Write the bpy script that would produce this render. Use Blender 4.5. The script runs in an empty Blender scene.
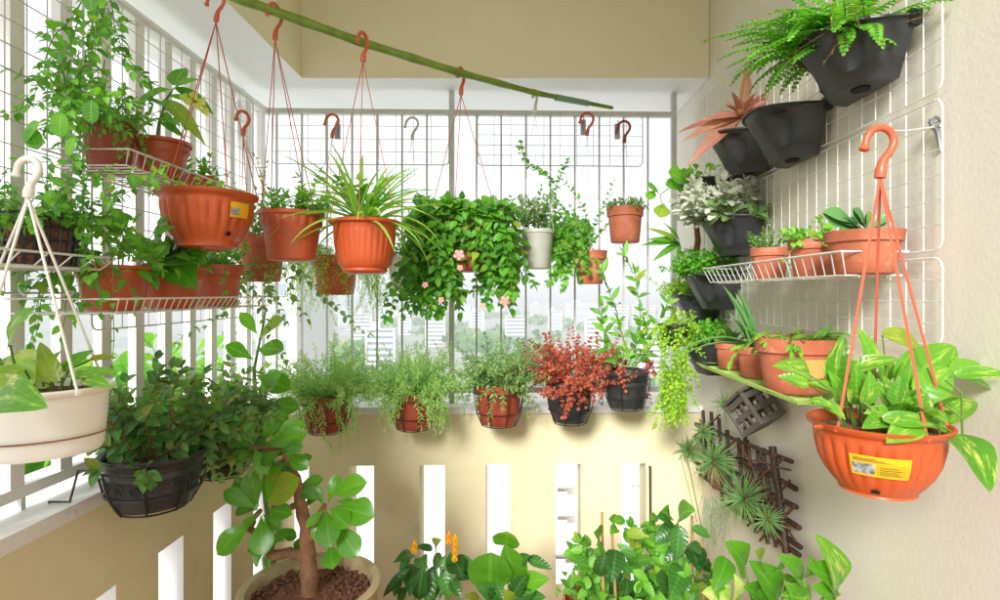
import bpy, math, random
import numpy as np
from mathutils import Vector, Matrix
R = math.radians
scene = bpy.context.scene
COL = scene.collection

# ------------------------------------------------------------------ camera, sky, sun, exposure
F = 555.0                     # focal length in pixels of a 1000 px wide picture
EYE = 1.5
cam_d = bpy.data.cameras.new('camera'); cam = bpy.data.objects.new('camera', cam_d); COL.objects.link(cam)
cam.location = (0, 0, EYE); cam.rotation_euler = (R(90), 0, 0)
cam_d.sensor_width = 36; cam_d.lens = 36 * F / 1000
cam_d.shift_x = -0.012; cam_d.shift_y = -0.007
cam_d.clip_start = 0.05; cam_d.clip_end = 60000
scene.camera = cam

SUN_EL, SUN_AZ = 26, -163       # azimuth measured from +Y (north) towards +X
world = bpy.data.worlds.new('World'); scene.world = world; world.use_nodes = True
wn = world.node_tree; wn.nodes.clear()
sky = wn.nodes.new('ShaderNodeTexSky'); sky.sky_type = 'NISHITA'; sky.sun_disc = False
sky.sun_elevation = R(SUN_EL); sky.sun_rotation = R(SUN_AZ)
sky.air_density = 1.0; sky.dust_density = 3.0; sky.ozone_density = 1.0
tc = wn.nodes.new('ShaderNodeTexCoord')
nz = wn.nodes.new('ShaderNodeTexNoise'); nz.inputs['Scale'].default_value = 2.2; nz.inputs['Detail'].default_value = 6
rmp = wn.nodes.new('ShaderNodeValToRGB')
rmp.color_ramp.elements[0].position = 0.25; rmp.color_ramp.elements[0].color = (0.78, 0.78, 0.78, 1)
rmp.color_ramp.elements[1].position = 0.7; rmp.color_ramp.elements[1].color = (0.97, 0.97, 0.97, 1)
mx = wn.nodes.new('ShaderNodeMixRGB'); mx.inputs[2].default_value = (8.2, 8.3, 8.5, 1)
bg = wn.nodes.new('ShaderNodeBackground'); bg.inputs['Strength'].default_value = 0.076
ow = wn.nodes.new('ShaderNodeOutputWorld')
wn.links.new(tc.outputs['Generated'], nz.inputs['Vector']); wn.links.new(nz.outputs['Fac'], rmp.inputs['Fac'])
wn.links.new(rmp.outputs['Color'], mx.inputs[0]); wn.links.new(sky.outputs[0], mx.inputs[1])
wn.links.new(mx.outputs[0], bg.inputs['Color']); wn.links.new(bg.outputs[0], ow.inputs['Surface'])
sd = bpy.data.lights.new('sun', 'SUN'); sd.energy = 2.9; sd.angle = R(15); sd.color = (1, 0.985, 0.965)
sun = bpy.data.objects.new('sun', sd); COL.objects.link(sun)
az, el = R(SUN_AZ), R(SUN_EL)
sdir = Vector((math.sin(az) * math.cos(el), math.cos(az) * math.cos(el), math.sin(el)))
sun.rotation_euler = sdir.to_track_quat('Z', 'Y').to_euler()
sun.location = (0, 0, 30)
vs = scene.view_settings
vs.view_transform = 'Standard'; vs.look = 'None'; vs.gamma = 1; vs.use_curve_mapping = False
vs.exposure = 1.15
scene.cycles.max_bounces = 10; scene.cycles.diffuse_bounces = 5; scene.cycles.transmission_bounces = 6

# ------------------------------------------------------------------ helpers
def P(px, py, Y):
    """a point of the place at depth Y metres"""
    return Vector(((px - 512) * Y / F, Y, EYE + (293 - py) * Y / F))

def mat(name, c, rough=.6, c2=None, scale=8, bump=0, bscale=60, metal=0, spec=None, grime=None, gs=5, gamt=.5, glo=.58):
    m = bpy.data.materials.new(name); m.use_nodes = True
    nt = m.node_tree; b = nt.nodes['Principled BSDF']
    b.inputs['Roughness'].default_value = rough; b.inputs['Metallic'].default_value = metal
    if spec is not None: b.inputs['Specular IOR Level'].default_value = spec
    if c2 is None: c2 = tuple(x * .82 for x in c)
    t = nt.nodes.new('ShaderNodeTexCoord'); n = nt.nodes.new('ShaderNodeTexNoise')
    n.inputs['Scale'].default_value = scale; n.inputs['Detail'].default_value = 8; n.inputs['Roughness'].default_value = .62
    r = nt.nodes.new('ShaderNodeValToRGB')
    r.color_ramp.elements[0].position = .32; r.color_ramp.elements[0].color = (*c2, 1)
    r.color_ramp.elements[1].position = .62; r.color_ramp.elements[1].color = (*c, 1)
    nt.links.new(t.outputs['Object'], n.inputs['Vector']); nt.links.new(n.outputs['Fac'], r.inputs['Fac'])
    cout = r.outputs['Color']
    if grime:      # dried splashes, lime, scuffs
        g1 = nt.nodes.new('ShaderNodeTexNoise'); g1.inputs['Scale'].default_value = gs; g1.inputs['Detail'].default_value = 12; g1.inputs['Roughness'].default_value = .72
        gr = nt.nodes.new('ShaderNodeMapRange'); gr.inputs[1].default_value = glo; gr.inputs[2].default_value = glo + .14; gr.inputs[3].default_value = 0; gr.inputs[4].default_value = gamt
        gm = nt.nodes.new('ShaderNodeMixRGB'); gm.inputs[2].default_value = (*grime, 1)
        nt.links.new(t.outputs['Object'], g1.inputs['Vector']); nt.links.new(g1.outputs['Fac'], gr.inputs[0]); nt.links.new(gr.outputs[0], gm.inputs[0])
        nt.links.new(cout, gm.inputs[1]); cout = gm.outputs[0]
        rr = nt.nodes.new('ShaderNodeMapRange'); rr.inputs[3].default_value = rough; rr.inputs[4].default_value = min(1, rough + .35); nt.links.new(gr.outputs[0], rr.inputs[0]); nt.links.new(rr.outputs[0], b.inputs['Roughness'])
    nt.links.new(cout, b.inputs['Base Color'])
    if bump:
        n2 = nt.nodes.new('ShaderNodeTexNoise'); n2.inputs['Scale'].default_value = bscale; n2.inputs['Detail'].default_value = 6
        bp = nt.nodes.new('ShaderNodeBump'); bp.inputs['Strength'].default_value = bump; bp.inputs['Distance'].default_value = .004
        nt.links.new(t.outputs['Object'], n2.inputs['Vector']); nt.links.new(n2.outputs['Fac'], bp.inputs['Height'])
        nt.links.new(bp.outputs['Normal'], b.inputs['Normal'])
    return m

def leafmat(name, ca, cb, varieg=None, vfac=.5, rough=.42, tr=.4, vein=.25, old=True):
    """leaf: colour differs leaf by leaf, pale midrib, thin enough to let light through"""
    m = bpy.data.materials.new(name); m.use_nodes = True
    nt = m.node_tree; L = nt.links.new; b = nt.nodes['Principled BSDF']; out = nt.nodes['Material Output']
    g = nt.nodes.new('ShaderNodeNewGeometry'); uv = nt.nodes.new('ShaderNodeUVMap')
    r = nt.nodes.new('ShaderNodeValToRGB')
    r.color_ramp.elements[0].color = (*ca, 1); r.color_ramp.elements[1].color = (*cb, 1)
    nz = nt.nodes.new('ShaderNodeTexNoise'); nz.inputs['Scale'].default_value = 30; nz.inputs['Detail'].default_value = 4
    t = nt.nodes.new('ShaderNodeTexCoord'); L(t.outputs['Object'], nz.inputs['Vector'])
    ad = nt.nodes.new('ShaderNodeMath'); ad.operation = 'MULTIPLY_ADD'; ad.inputs[1].default_value = .5; 
    L(nz.outputs['Fac'], ad.inputs[0])
    sc = nt.nodes.new('ShaderNodeMath'); sc.operation = 'MULTIPLY_ADD'; sc.inputs[1].default_value = .9; sc.inputs[2].default_value = -.2
    L(g.outputs['Random Per Island'], sc.inputs[0]); L(sc.outputs[0], ad.inputs[2])
    L(ad.outputs[0], r.inputs['Fac'])
    col = r.outputs['Color']
    sep = nt.nodes.new('ShaderNodeSeparateXYZ'); L(uv.outputs['UV'], sep.inputs[0])
    if varieg:
        mp = nt.nodes.new('ShaderNodeMapping'); mp.inputs['Scale'].default_value = (3.0, 2.2, 1)
        cx = nt.nodes.new('ShaderNodeCombineXYZ'); m5 = nt.nodes.new('ShaderNodeMath'); m5.operation = 'MULTIPLY'; m5.inputs[1].default_value = 37
        L(g.outputs['Random Per Island'], m5.inputs[0]); L(m5.outputs[0], cx.inputs[2])
        va = nt.nodes.new('ShaderNodeVectorMath'); va.operation = 'ADD'
        L(uv.outputs['UV'], va.inputs[0]); L(cx.outputs[0], va.inputs[1]); L(va.outputs[0], mp.inputs[0])
        n3 = nt.nodes.new('ShaderNodeTexNoise'); n3.inputs['Scale'].default_value = 1; n3.inputs['Detail'].default_value = 5; n3.inputs['Roughness'].default_value = .65
        L(mp.outputs[0], n3.inputs['Vector'])
        r3 = nt.nodes.new('ShaderNodeValToRGB'); r3.color_ramp.elements[0].position = vfac; r3.color_ramp.elements[1].position = vfac + .12
        L(n3.outputs['Fac'], r3.inputs['Fac'])
        mm = nt.nodes.new('ShaderNodeMixRGB'); mm.inputs[2].default_value = (*varieg, 1)
        L(r3.outputs['Color'], mm.inputs[0]); L(col, mm.inputs[1]); col = mm.outputs[0]
    # midrib: u is -1..1 across
    ab = nt.nodes.new('ShaderNodeMath'); ab.operation = 'ABSOLUTE'; L(sep.outputs[0], ab.inputs[0])
    mr = nt.nodes.new('ShaderNodeMapRange'); mr.inputs[1].default_value = 0; mr.inputs[2].default_value = .14
    mr.inputs[3].default_value = vein; mr.inputs[4].default_value = 0; L(ab.outputs[0], mr.inputs[0])
    m2 = nt.nodes.new('ShaderNodeMixRGB'); m2.inputs[2].default_value = tuple(min(1, x * 1.8 + .06) for x in cb) + (1,)
    L(mr.outputs[0], m2.inputs[0]); L(col, m2.inputs[1]); col = m2.outputs[0]
    # now and then an old leaf gone yellow, and browned tips
    g9 = nt.nodes.new('ShaderNodeMath'); g9.operation = 'MULTIPLY'; g9.inputs[1].default_value = 7.31; L(g.outputs['Random Per Island'], g9.inputs[0])
    f9 = nt.nodes.new('ShaderNodeMath'); f9.operation = 'FRACT'; L(g9.outputs[0], f9.inputs[0])
    m9 = nt.nodes.new('ShaderNodeMapRange'); m9.inputs[1].default_value = .935; m9.inputs[2].default_value = 1; m9.inputs[3].default_value = 0; m9.inputs[4].default_value = .55; L(f9.outputs[0], m9.inputs[0])
    x9 = nt.nodes.new('ShaderNodeMixRGB'); x9.inputs[2].default_value = (.50, .42, .05, 1) if old else (*cb, 1); L(m9.outputs[0], x9.inputs[0]); L(col, x9.inputs[1]); col = x9.outputs[0]
    if vein > .2:      # side veins
        k1 = nt.nodes.new('ShaderNodeMath'); k1.operation = 'MULTIPLY_ADD'; k1.inputs[1].default_value = -5; L(ab.outputs[0], k1.inputs[0])
        k0 = nt.nodes.new('ShaderNodeMath'); k0.operation = 'MULTIPLY'; k0.inputs[1].default_value = 48; L(sep.outputs[1], k0.inputs[0]); L(k0.outputs[0], k1.inputs[2])
        k2 = nt.nodes.new('ShaderNodeMath'); k2.operation = 'SINE'; L(k1.outputs[0], k2.inputs[0])
        k3 = nt.nodes.new('ShaderNodeMapRange'); k3.inputs[1].default_value = .80; k3.inputs[2].default_value = 1; k3.inputs[3].default_value = 0; k3.inputs[4].default_value = .06 if varieg else .13; L(k2.outputs[0], k3.inputs[0])
        k4 = nt.nodes.new('ShaderNodeMixRGB'); k4.inputs[2].default_value = tuple(min(1, x * 1.7 + .04) for x in cb) + (1,); L(k3.outputs[0], k4.inputs[0]); L(col, k4.inputs[1]); col = k4.outputs[0]
        bp = nt.nodes.new('ShaderNodeBump'); bp.inputs['Strength'].default_value = .12 if varieg else .22; bp.inputs['Distance'].default_value = .002; L(k2.outputs[0], bp.inputs['Height']); L(bp.outputs[0], b.inputs['Normal'])
    L(col, b.inputs['Base Color']); b.inputs['Roughness'].default_value = rough
    ts = nt.nodes.new('ShaderNodeBsdfTranslucent')
    br = nt.nodes.new('ShaderNodeMixRGB'); br.blend_type = 'MULTIPLY'; br.inputs[0].default_value = 1; br.inputs[2].default_value = (1.5, 1.7, .8, 1)
    L(col, br.inputs[1]); L(br.outputs[0], ts.inputs['Color'])
    mxs = nt.nodes.new('ShaderNodeMixShader'); mxs.inputs[0].default_value = tr
    L(b.outputs[0], mxs.inputs[1]); L(ts.outputs[0], mxs.inputs[2]); L(mxs.outputs[0], out.inputs['Surface'])
    return m

def thing(name, label, cat, loc, group=None):
    o = bpy.data.objects.new(name, None); COL.objects.link(o); o.location = loc
    o.empty_display_size = .05
    o['label'] = label; o['category'] = cat
    if group: o['group'] = group
    return o

def root_loc(o):
    while o.parent: o = o.parent
    return o.location

class MB:
    def __init__(s): s.v = []; s.f = []; s.mi = []; s.cur = 0
    def add(s, vs, fs):
        k = len(s.v); s.v += [tuple(a) for a in vs]; s.f += [tuple(i + k for i in f) for f in fs]; s.mi += [s.cur] * len(fs); return s
    def box(s, x0, x1, y0, y1, z0, z1, shear=0):
        vs = [(x, y + shear * x, z) for z in (z0, z1) for y in (y0, y1) for x in (x0, x1)]
        return s.add(vs, [(0, 2, 3, 1), (4, 5, 7, 6), (0, 1, 5, 4), (2, 6, 7, 3), (0, 4, 6, 2), (1, 3, 7, 5)])
    def tube(s, pts, r, n=6, cap=True, closed=False):
        pts = [Vector(p) for p in pts]; m = len(pts)
        if m < 2: return s
        rs = r if isinstance(r, (list, tuple)) else [r] * m
        k = len(s.v); prev = None
        for i in range(m):
            if closed: d = pts[(i + 1) % m] - pts[i - 1]
            else: d = pts[min(i + 1, m - 1)] - pts[max(i - 1, 0)]
            if d.length < 1e-9: d = Vector((0, 0, 1))
            d.normalize()
            if prev is None:
                a = d.cross(Vector((0, 0, 1)))
                if a.length < .05: a = d.cross(Vector((1, 0, 0)))
            else: a = prev - d * prev.dot(d)
            a.normalize(); prev = a; b = d.cross(a)
            for j in range(n):
                t = 2 * math.pi * j / n
                s.v.append(tuple(pts[i] + (a * math.cos(t) + b * math.sin(t)) * rs[i]))
        for i in range(m if closed else m - 1):
            i2 = (i + 1) % m
            for j in range(n):
                j2 = (j + 1) % n
                s.f.append((k + i * n + j, k + i * n + j2, k + i2 * n + j2, k + i2 * n + j)); s.mi.append(s.cur)
        if cap and not closed:
            s.f.append(tuple(k + j for j in range(n))[::-1]); s.mi.append(s.cur)
            s.f.append(tuple(k + (m - 1) * n + j for j in range(n))); s.mi.append(s.cur)
        return s
    def lathe(s, c, prof, n=48, sx=1, sy=1, k=0, ph=0, closeb=True):
        """prof: (r, z, amplitude)"""
        b = len(s.v); m = len(prof)
        for pr in prof:
            r, z = pr[0], pr[1]; am = pr[2] if len(pr) > 2 else 0
            for j in range(n):
                t = 2 * math.pi * j / n + ph
                w = abs(math.sin(t * k / 2)) if k else 0
                rr = r * (1 + am * w)
                s.v.append((c[0] + rr * math.cos(t) * sx, c[1] + rr * math.sin(t) * sy, c[2] + z))
        for i in range(m - 1):
            for j in range(n):
                j2 = (j + 1) % n
                s.f.append((b + i * n + j, b + i * n + j2, b + (i + 1) * n + j2, b + (i + 1) * n + j)); s.mi.append(s.cur)
        if closeb: s.f.append(tuple(b + j for j in range(n))[::-1]); s.mi.append(s.cur)
        return s
    def ring(s, c, r, rad, n=28, sides=5, sy=1):
        return s.tube([(c[0] + r * math.cos(2 * math.pi * j / n), c[1] + r * sy * math.sin(2 * math.pi * j / n), c[2]) for j in range(n)], rad, sides, closed=True)
    def ball(s, c, r, n=8, m=6, sz=1):
        prof = [(max(1e-4, r * math.sin(math.pi * i / m)), -r * sz * math.cos(math.pi * i / m)) for i in range(m + 1)]
        return s.lathe(c, prof, n, closeb=False)
    def build(s, name, mats, parent=None, smooth=True, angle=38):
        if not isinstance(mats, (list, tuple)): mats = [mats]
        me = bpy.data.meshes.new(name)
        off = root_loc(parent) if parent else Vector((0, 0, 0))
        me.from_pydata([(a[0] - off[0], a[1] - off[1], a[2] - off[2]) for a in s.v], [], s.f)
        for m in mats: me.materials.append(m)
        if any(s.mi): me.polygons.foreach_set('material_index', s.mi)
        me.polygons.foreach_set('use_smooth', [smooth] * len(s.f))
        if smooth: me.set_sharp_from_angle(angle=R(angle))
        me.update()
        o = bpy.data.objects.new(name, me); COL.objects.link(o)
        if parent: o.parent = parent
        return o

def tag(o, label=None, cat=None, group=None, kind=None):
    if label: o['label'] = label
    if cat: o['category'] = cat
    if group: o['group'] = group
    if kind: o['kind'] = kind
    return o

# --- leaves, laid out with numpy: each leaf is a curved, folded blade with its own outline
SHAPES = {
    'ovate':  [0.04, .55, .92, 1.0, .86, .55, .0],
    'heart':  [0.35, .95, 1.0, .88, .66, .36, .0],
    'obovate': [0.06, .22, .45, .75, 1.0, .92, .05],
    'round':  [0.2, .8, .98, 1.0, .97, .75, .05],
    'lance':  [0.10, .62, .95, 1.0, .80, .45, .0],
    'blade':  [0.85, 1.0, 1.0, .92, .75, .48, .0],
    'awl':    [1.0, .92, .8, .65, .47, .26, .0],
    'lobed':  [0.05, .35, .25, .95, .45, 1.0, .5, .95, .4, .55, .0],
    'tiny':   [0.1, 1.0, .0],
}
def _sm(f, n=13): return [max(0, f(i / (n - 1))) for i in range(n)]
SHAPES['ovate'] = _sm(lambda t: (math.sin(math.pi * t ** .72) ** .85) * (1 if t < .98 else 0))
SHAPES['heart'] = _sm(lambda t: max(.30 * (1 - t * 6), (math.sin(math.pi * min(1, t) ** .62) ** .80) if 0 < t < .99 else 0))
SHAPES['obovate'] = _sm(lambda t: .05 + 1.02 * (math.sin(math.pi * min(1, t) ** 1.75) ** .9 if t < 1 else 0), 13)
SHAPES['obovate'][-1] = .0
SHAPES['round'] = _sm(lambda t: math.sqrt(max(0, 1 - (2 * t - 1) ** 2)) ** .9)
SHAPES['lance'] = _sm(lambda t: (math.sin(math.pi * t ** .8) ** 1.05))
class LB:
    def __init__(s): s.d = {}
    def leaf(s, p, d, n, L, W, shape='ovate', droop=.5, fold=.15, seg=None):
        if seg is None and shape in ('ovate', 'heart', 'obovate', 'round', 'lance'): seg = 12 if L > .07 else (6 if L > .03 else 4)
        s.d.setdefault((shape, seg), []).append((*p, *d, *n, L, W, droop, fold))
    def count(s): return sum(len(x) for x in s.d.values())
    def build(s, name, m, parent, smooth=True):
        Vs, Fs, UVs = [], [], []; base = 0
        for (shape, seg), rows in s.d.items():
            A = np.array(rows, dtype=np.float64); N = len(A)
            prof = np.array(SHAPES[shape]); k = seg or (len(prof) - 1)
            ts = np.linspace(0, 1, k + 1); w = np.interp(ts, np.linspace(0, 1, len(prof)), prof)
            p, d, n = A[:, 0:3], A[:, 3:6], A[:, 6:9]
            d = d / np.maximum(1e-9, np.linalg.norm(d, axis=1, keepdims=True))
            n = n - d * (n * d).sum(1, keepdims=True)
            nl = np.linalg.norm(n, axis=1, keepdims=True)
            n = np.where(nl < 1e-4, np.cross(d, [[1.0, .3, .2]]), n); n = n / np.maximum(1e-9, np.linalg.norm(n, axis=1, keepdims=True))
            sd_ = np.cross(d, n)
            L, W, dr, fo = A[:, 9], A[:, 10], A[:, 11], A[:, 12]
            ph = (A[:, 0] * 97 + A[:, 2] * 57) % 6.28; wv = .10 if k > 9 and shape != 'lobed' else 0
            dr = np.where(abs(dr) < 1e-3, 1e-3, dr)
            V = np.zeros((N, k + 1, 3, 3)); U = np.zeros((N, k + 1, 3, 2))
            for i, t in enumerate(ts):
                a = dr * t
                c = p + (L * np.sin(a) / dr)[:, None] * d - (L * (1 - np.cos(a)) / dr)[:, None] * n
                nn = n * np.cos(a)[:, None] + d * np.sin(a)[:, None]
                hw = (W * w[i] * .5)[:, None]
                V[:, i, 1] = c
                u1 = (wv * np.sin(t * 8 + ph))[:, None]; u2 = (wv * np.sin(t * 9 + ph * 1.7))[:, None]
                V[:, i, 0] = c - sd_ * hw + nn * hw * (fo[:, None] * 2 + u1)
                V[:, i, 2] = c + sd_ * hw + nn * hw * (fo[:, None] * 2 + u2)
                U[:, i, 0] = (-1, t); U[:, i, 1] = (0, t); U[:, i, 2] = (1, t)
            per = (k + 1) * 3
            q = []
            for i in range(k):
                for j in (0, 1):
                    q.append((i * 3 + j, i * 3 + j + 1, (i + 1) * 3 + j + 1, (i + 1) * 3 + j))
            q = np.array(q)
            Fs.append((q[None] + (np.arange(N) * per)[:, None, None] + base).reshape(-1, 4))
            Vs.append(V.reshape(-1, 3)); UVs.append(U.reshape(-1, 2)); base += N * per
        if not Vs: return None
        V = np.concatenate(Vs); Fq = np.concatenate(Fs).astype(np.int32); U = np.concatenate(UVs)
        off = root_loc(parent); V = V - np.array(off)
        me = bpy.data.meshes.new(name)
        me.vertices.add(len(V)); me.vertices.foreach_set('co', V.astype(np.float32).ravel())
        me.loops.add(len(Fq) * 4); me.loops.foreach_set('vertex_index', Fq.ravel())
        me.polygons.add(len(Fq)); me.polygons.foreach_set('loop_start', np.arange(0, len(Fq) * 4, 4, dtype=np.int32))
        me.polygons.foreach_set('loop_total', np.full(len(Fq), 4, dtype=np.int32))
        uvl = me.uv_layers.new(name='UVMap'); uvl.data.foreach_set('uv', U[Fq.ravel()].astype(np.float32).ravel())
        me.polygons.foreach_set('use_smooth', np.ones(len(Fq), dtype=bool) if smooth else np.zeros(len(Fq), dtype=bool))
        me.materials.append(m); me.update(calc_edges=True)
        o = bpy.data.objects.new(name, me); COL.objects.link(o); o.parent = parent
        return o

XW = 0.865   # right wall plane
def okp(p): return p[0] < XW - .01 and p[2] < 2.9

def spec(**k):
    d = dict(L=.03, W=.5, shape='ovate', droop=.6, fold=.15, ang=55, n=2, step=.02, seg=None, pet=0, start=.1, jit=.35, face=.35)
    d.update(k); return d

def leaf_at(lb, rnd, p, d, out, sp, sc=1):
    """a leaf leaving the stem at p, whose course is d, towards out"""
    a = R(sp['ang'] + rnd.uniform(-18, 18))
    dv = (d * math.cos(a) + out * math.sin(a)).normalized()
    n = Vector((0, 0, 1)) + Vector((rnd.uniform(-1, 1), rnd.uniform(-1, 1) - sp['face'] * 1.6, rnd.uniform(-1, 1))) * sp['jit'] + Vector((0, -1, 0)) * sp['face']
    L = sp['L'] * rnd.uniform(.65, 1.15) * sc
    q = p + dv * sp['pet']
    if not okp(q + dv * L): return
    lb.leaf(q, dv, n, L, L * sp['W'] * rnd.uniform(.85, 1.15), sp['shape'], sp['droop'] * rnd.uniform(.3, 1.3), sp['fold'], sp['seg'])

def stem(lb, sb, rnd, p, d, length, sp, grav=0.0, wander=.12, r=.0015, nst=None):
    p = Vector(p); d = Vector(d).normalized(); st = sp['step']; n = max(2, int(length / st))
    pts = [p.copy()]; ph = rnd.uniform(0, 6.28)
    for i in range(n):
        d = d + Vector((rnd.gauss(0, 1), rnd.gauss(0, 1), rnd.gauss(0, 1))) * wander - Vector((0, 0, 1)) * grav * st * 10
        d.normalize()
        if p.x + d.x * st > XW - .02: d.x = -abs(d.x) * .3; d.normalize()
        p = p + d * st; pts.append(p.copy())
        if (i + 1) / n < sp['start']: continue
        a = d.cross(Vector((.31, .2, .93)))
        if a.length < .02: a = Vector((1, 0, 0))
        a.normalize(); b = d.cross(a); ph += 2.4 if sp['n'] == 1 else 1.57
        for k in range(sp['n']):
            t = ph + 2 * math.pi * k / sp['n']
            leaf_at(lb, rnd, p, d, a * math.cos(t) + b * math.sin(t), sp, 1 - .35 * max(0, (i / n) - .6) / .4)
    if sp['n'] and (p.x < XW - sp['L'] - .01): lb.leaf(p, d, Vector((0, -.3, 1)), sp['L'] * .8, sp['L'] * .8 * sp['W'], sp['shape'], .3, sp['fold'], sp['seg'])
    if sb is not None:
        m = len(pts); sb.tube(pts, [r * (1 - .6 * i / m) for i in range(m)], 4, cap=False)
    return pts

def bush(lb, sb, c, rad, n, length, sp, spread=60, grav=.1, seed=1, wander=.12, r=.0015, bias=(0, 0, 0), tilt0=0, sy=1):
    rnd = random.Random(seed)
    for i in range(n):
        a = rnd.uniform(0, 2 * math.pi); rr = rad * math.sqrt(rnd.random())
        p = Vector((c[0] + rr * math.cos(a), c[1] + rr * math.sin(a) * sy, c[2]))
        t = R(tilt0 + (spread - tilt0) * rnd.random() ** .75); a2 = a + rnd.gauss(0, .5)
        d = Vector((math.sin(t) * math.cos(a2), math.sin(t) * math.sin(a2), math.cos(t))) + Vector(bias)
        stem(lb, sb, rnd, p, d, length * rnd.uniform(.5, 1.1), sp, grav, wander, r)

def lpx(lb, a, b, W, shape='ovate', droop=.5, fold=.12, face=.9, n=None):
    """one leaf from point a to point b, W = width / length"""
    a = Vector(a); b = Vector(b); d = b - a; L = d.length
    if n is None: n = Vector((0, -face, 0)) + Vector((0, 0, .7))
    nn = Vector(n); nn = nn - d * (nn.dot(d) / d.length_squared); nn.normalize()
    # aim so that the bent leaf still ends at b
    q = droop / 2
    dd = (d / L) * math.cos(q) + nn * math.sin(q)
    nb = nn * math.cos(q) - (d / L) * math.sin(q)
    lb.leaf(a, dd, nb, L * (q / math.sin(q) if abs(q) > 1e-3 else 1), L * W, shape, droop, fold)

def rosette(lb, c, n, L, W, shape, t0, t1, droop, seed, bias=(0, 0, 0), fold=.25, axis=(0, 0, 1)):
    rnd = random.Random(seed); ax = Vector(axis).normalized()
    u = ax.cross(Vector((0, 1, 0.01))); u.normalize(); v = ax.cross(u)
    for i in range(n):
        a = i * 2.4 + rnd.uniform(-.2, .2); t = R(t0 + (t1 - t0) * (i + .5) / n + rnd.uniform(-6, 6))
        d = ax * math.cos(t) + (u * math.cos(a) + v * math.sin(a)) * math.sin(t) + Vector(bias)
        l = L * rnd.uniform(.75, 1.1)
        if not okp(Vector(c) + d.normalized() * l * .9): continue
        lb.leaf(c, d, ax, l, W * rnd.uniform(.85, 1.1), shape, droop * rnd.uniform(.5, 1.3), fold)

# ------------------------------------------------------------------ materials
M_white = mat('white_paint', (.84, .84, .85), .55, (.80, .79, .79), 3, .25, 40)
M_wall = mat('cream_plaster', (.78, .735, .64), .8, (.73, .69, .60), 1.6, .15, 90)
M_beige = mat('ochre_plaster', (.76, .69, .45), .85, (.69, .62, .38), 2.6, .3, 80, grime=(.40, .34, .20), gs=3.2, gamt=.35, glo=.60)
M_beige2 = mat('pale_ochre_plaster', (.80, .75, .54), .85, (.76, .71, .50), 1.8, .2, 80)
M_sill = mat('white_sill_paint', (.84, .84, .81), .5, (.78, .77, .73), 9, .3, 50, grime=(.35, .32, .24), gs=14, gamt=.55, glo=.60)
M_bar = mat('grey_railing_paint', (.60, .61, .58), .45, (.50, .51, .48), 12)
M_barw = mat('cream_railing_paint', (.84, .83, .79), .45, (.76, .74, .69), 12)
M_wire = mat('white_coated_wire', (.78, .78, .74), .4, (.62, .61, .56), 30)
M_wireg = mat('green_coated_wire', (.42, .62, .12), .4, (.34, .50, .12), 30)
M_black = mat('black_wire', (.02, .02, .02), .4)
M_terra = mat('terracotta_plastic', (.52, .105, .035), .42, (.42, .08, .026), 14, .15, 120, grime=(.50, .26, .16), gs=16, gamt=.45)
M_terra2 = mat('dusty_terracotta_plastic', (.50, .15, .075), .6, (.42, .11, .05), 18, .3, 120, grime=(.60, .36, .26), gs=22, gamt=.6, glo=.54)
M_terra3 = mat('brown_red_plastic', (.33, .055, .025), .45, (.26, .045, .02), 14, .15, 120, grime=(.42, .20, .13), gs=18, gamt=.4)
M_orange = mat('bright_orange_plastic', (.50, .085, .018), .36, (.43, .070, .015), 5, .08, 120, grime=(.52, .21, .09), gs=13, gamt=.4, glo=.60)
M_hook = mat('orange_hook_plastic', (.62, .12, .05), .35)
M_cord = mat('red_cord', (.55, .12, .06), .6)
M_blackpot = mat('black_plastic', (.022, .024, .027), .38, (.035, .036, .038), 20, .2, 90, grime=(.12, .11, .09), gs=20, gamt=.5)
M_planter = mat('charcoal_plastic', (.028, .031, .038), .42, (.042, .042, .044), 9, .3, 90, grime=(.10, .09, .075), gs=16, gamt=.5)
M_whitepot = mat('ivory_plastic', (.82, .81, .74), .4, (.78, .76, .68), 6, .1, 60, grime=(.45, .38, .24), gs=9, gamt=.3, glo=.62)
M_greypot = mat('pale_grey_plastic', (.52, .53, .46), .5, (.45, .46, .39), 10, .1, 60)
M_ceramic = mat('beige_glazed_ceramic', (.52, .42, .24), .35, (.36, .27, .15), 10, .3, 60, grime=(.22, .15, .08), gs=12, gamt=.5)
M_soil = mat('potting_soil', (.10, .045, .022), .95, (.025, .013, .008), 60, 1.0, 200)
M_clay = mat('clay_pellets', (.25, .10, .05), .9, (.07, .03, .018), 90, 1.0, 220)
M_bamboo = mat('green_bamboo', (.20, .30, .03), .45, (.11, .18, .018), 22, .3, 30)
M_tape = mat('pale_green_tape', (.18, .36, .20), .5)
M_bark = mat('brown_bark', (.30, .145, .065), .85, (.17, .08, .04), 30, 1.0, 90, grime=(.10, .07, .045), gs=28, gamt=.7, glo=.52)
M_stemg = mat('green_stem', (.12, .22, .04), .6)
M_stemr = mat('red_brown_stem', (.28, .08, .03), .6)
M_wood = mat('dark_stained_stick', (.060, .024, .012), .6, (.025, .011, .007), 18, .8, 60)
M_woodl = mat('reddish_brown_lath', (.16, .055, .025), .6, (.08, .03, .015), 18, .8, 60)
M_stake = mat('bamboo_stake', (.42, .24, .09), .7)
M_steel = mat('dull_steel', (.35, .36, .37), .35, metal=.8)
M_yel = mat('yellow_sticker', (.80, .42, .01), .4, (.78, .40, .01), 2)
M_yel2 = mat('ochre_sticker_text_block', (.55, .36, .01), .4)
M_pic = mat('sticker_picture', (.45, .46, .44), .4, (.03, .05, .04), 90)
M_tan = mat('cardboard_tag', (.62, .38, .10), .7)
M_paper = mat('white_paper_tag', (.7, .7, .66), .7)
M_dark = mat('dark_opening', (.004, .004, .004), .9)
M_floor = mat('terracotta_floor_tile', (.45, .23, .13), .5, (.38, .18, .10), 6)
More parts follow.
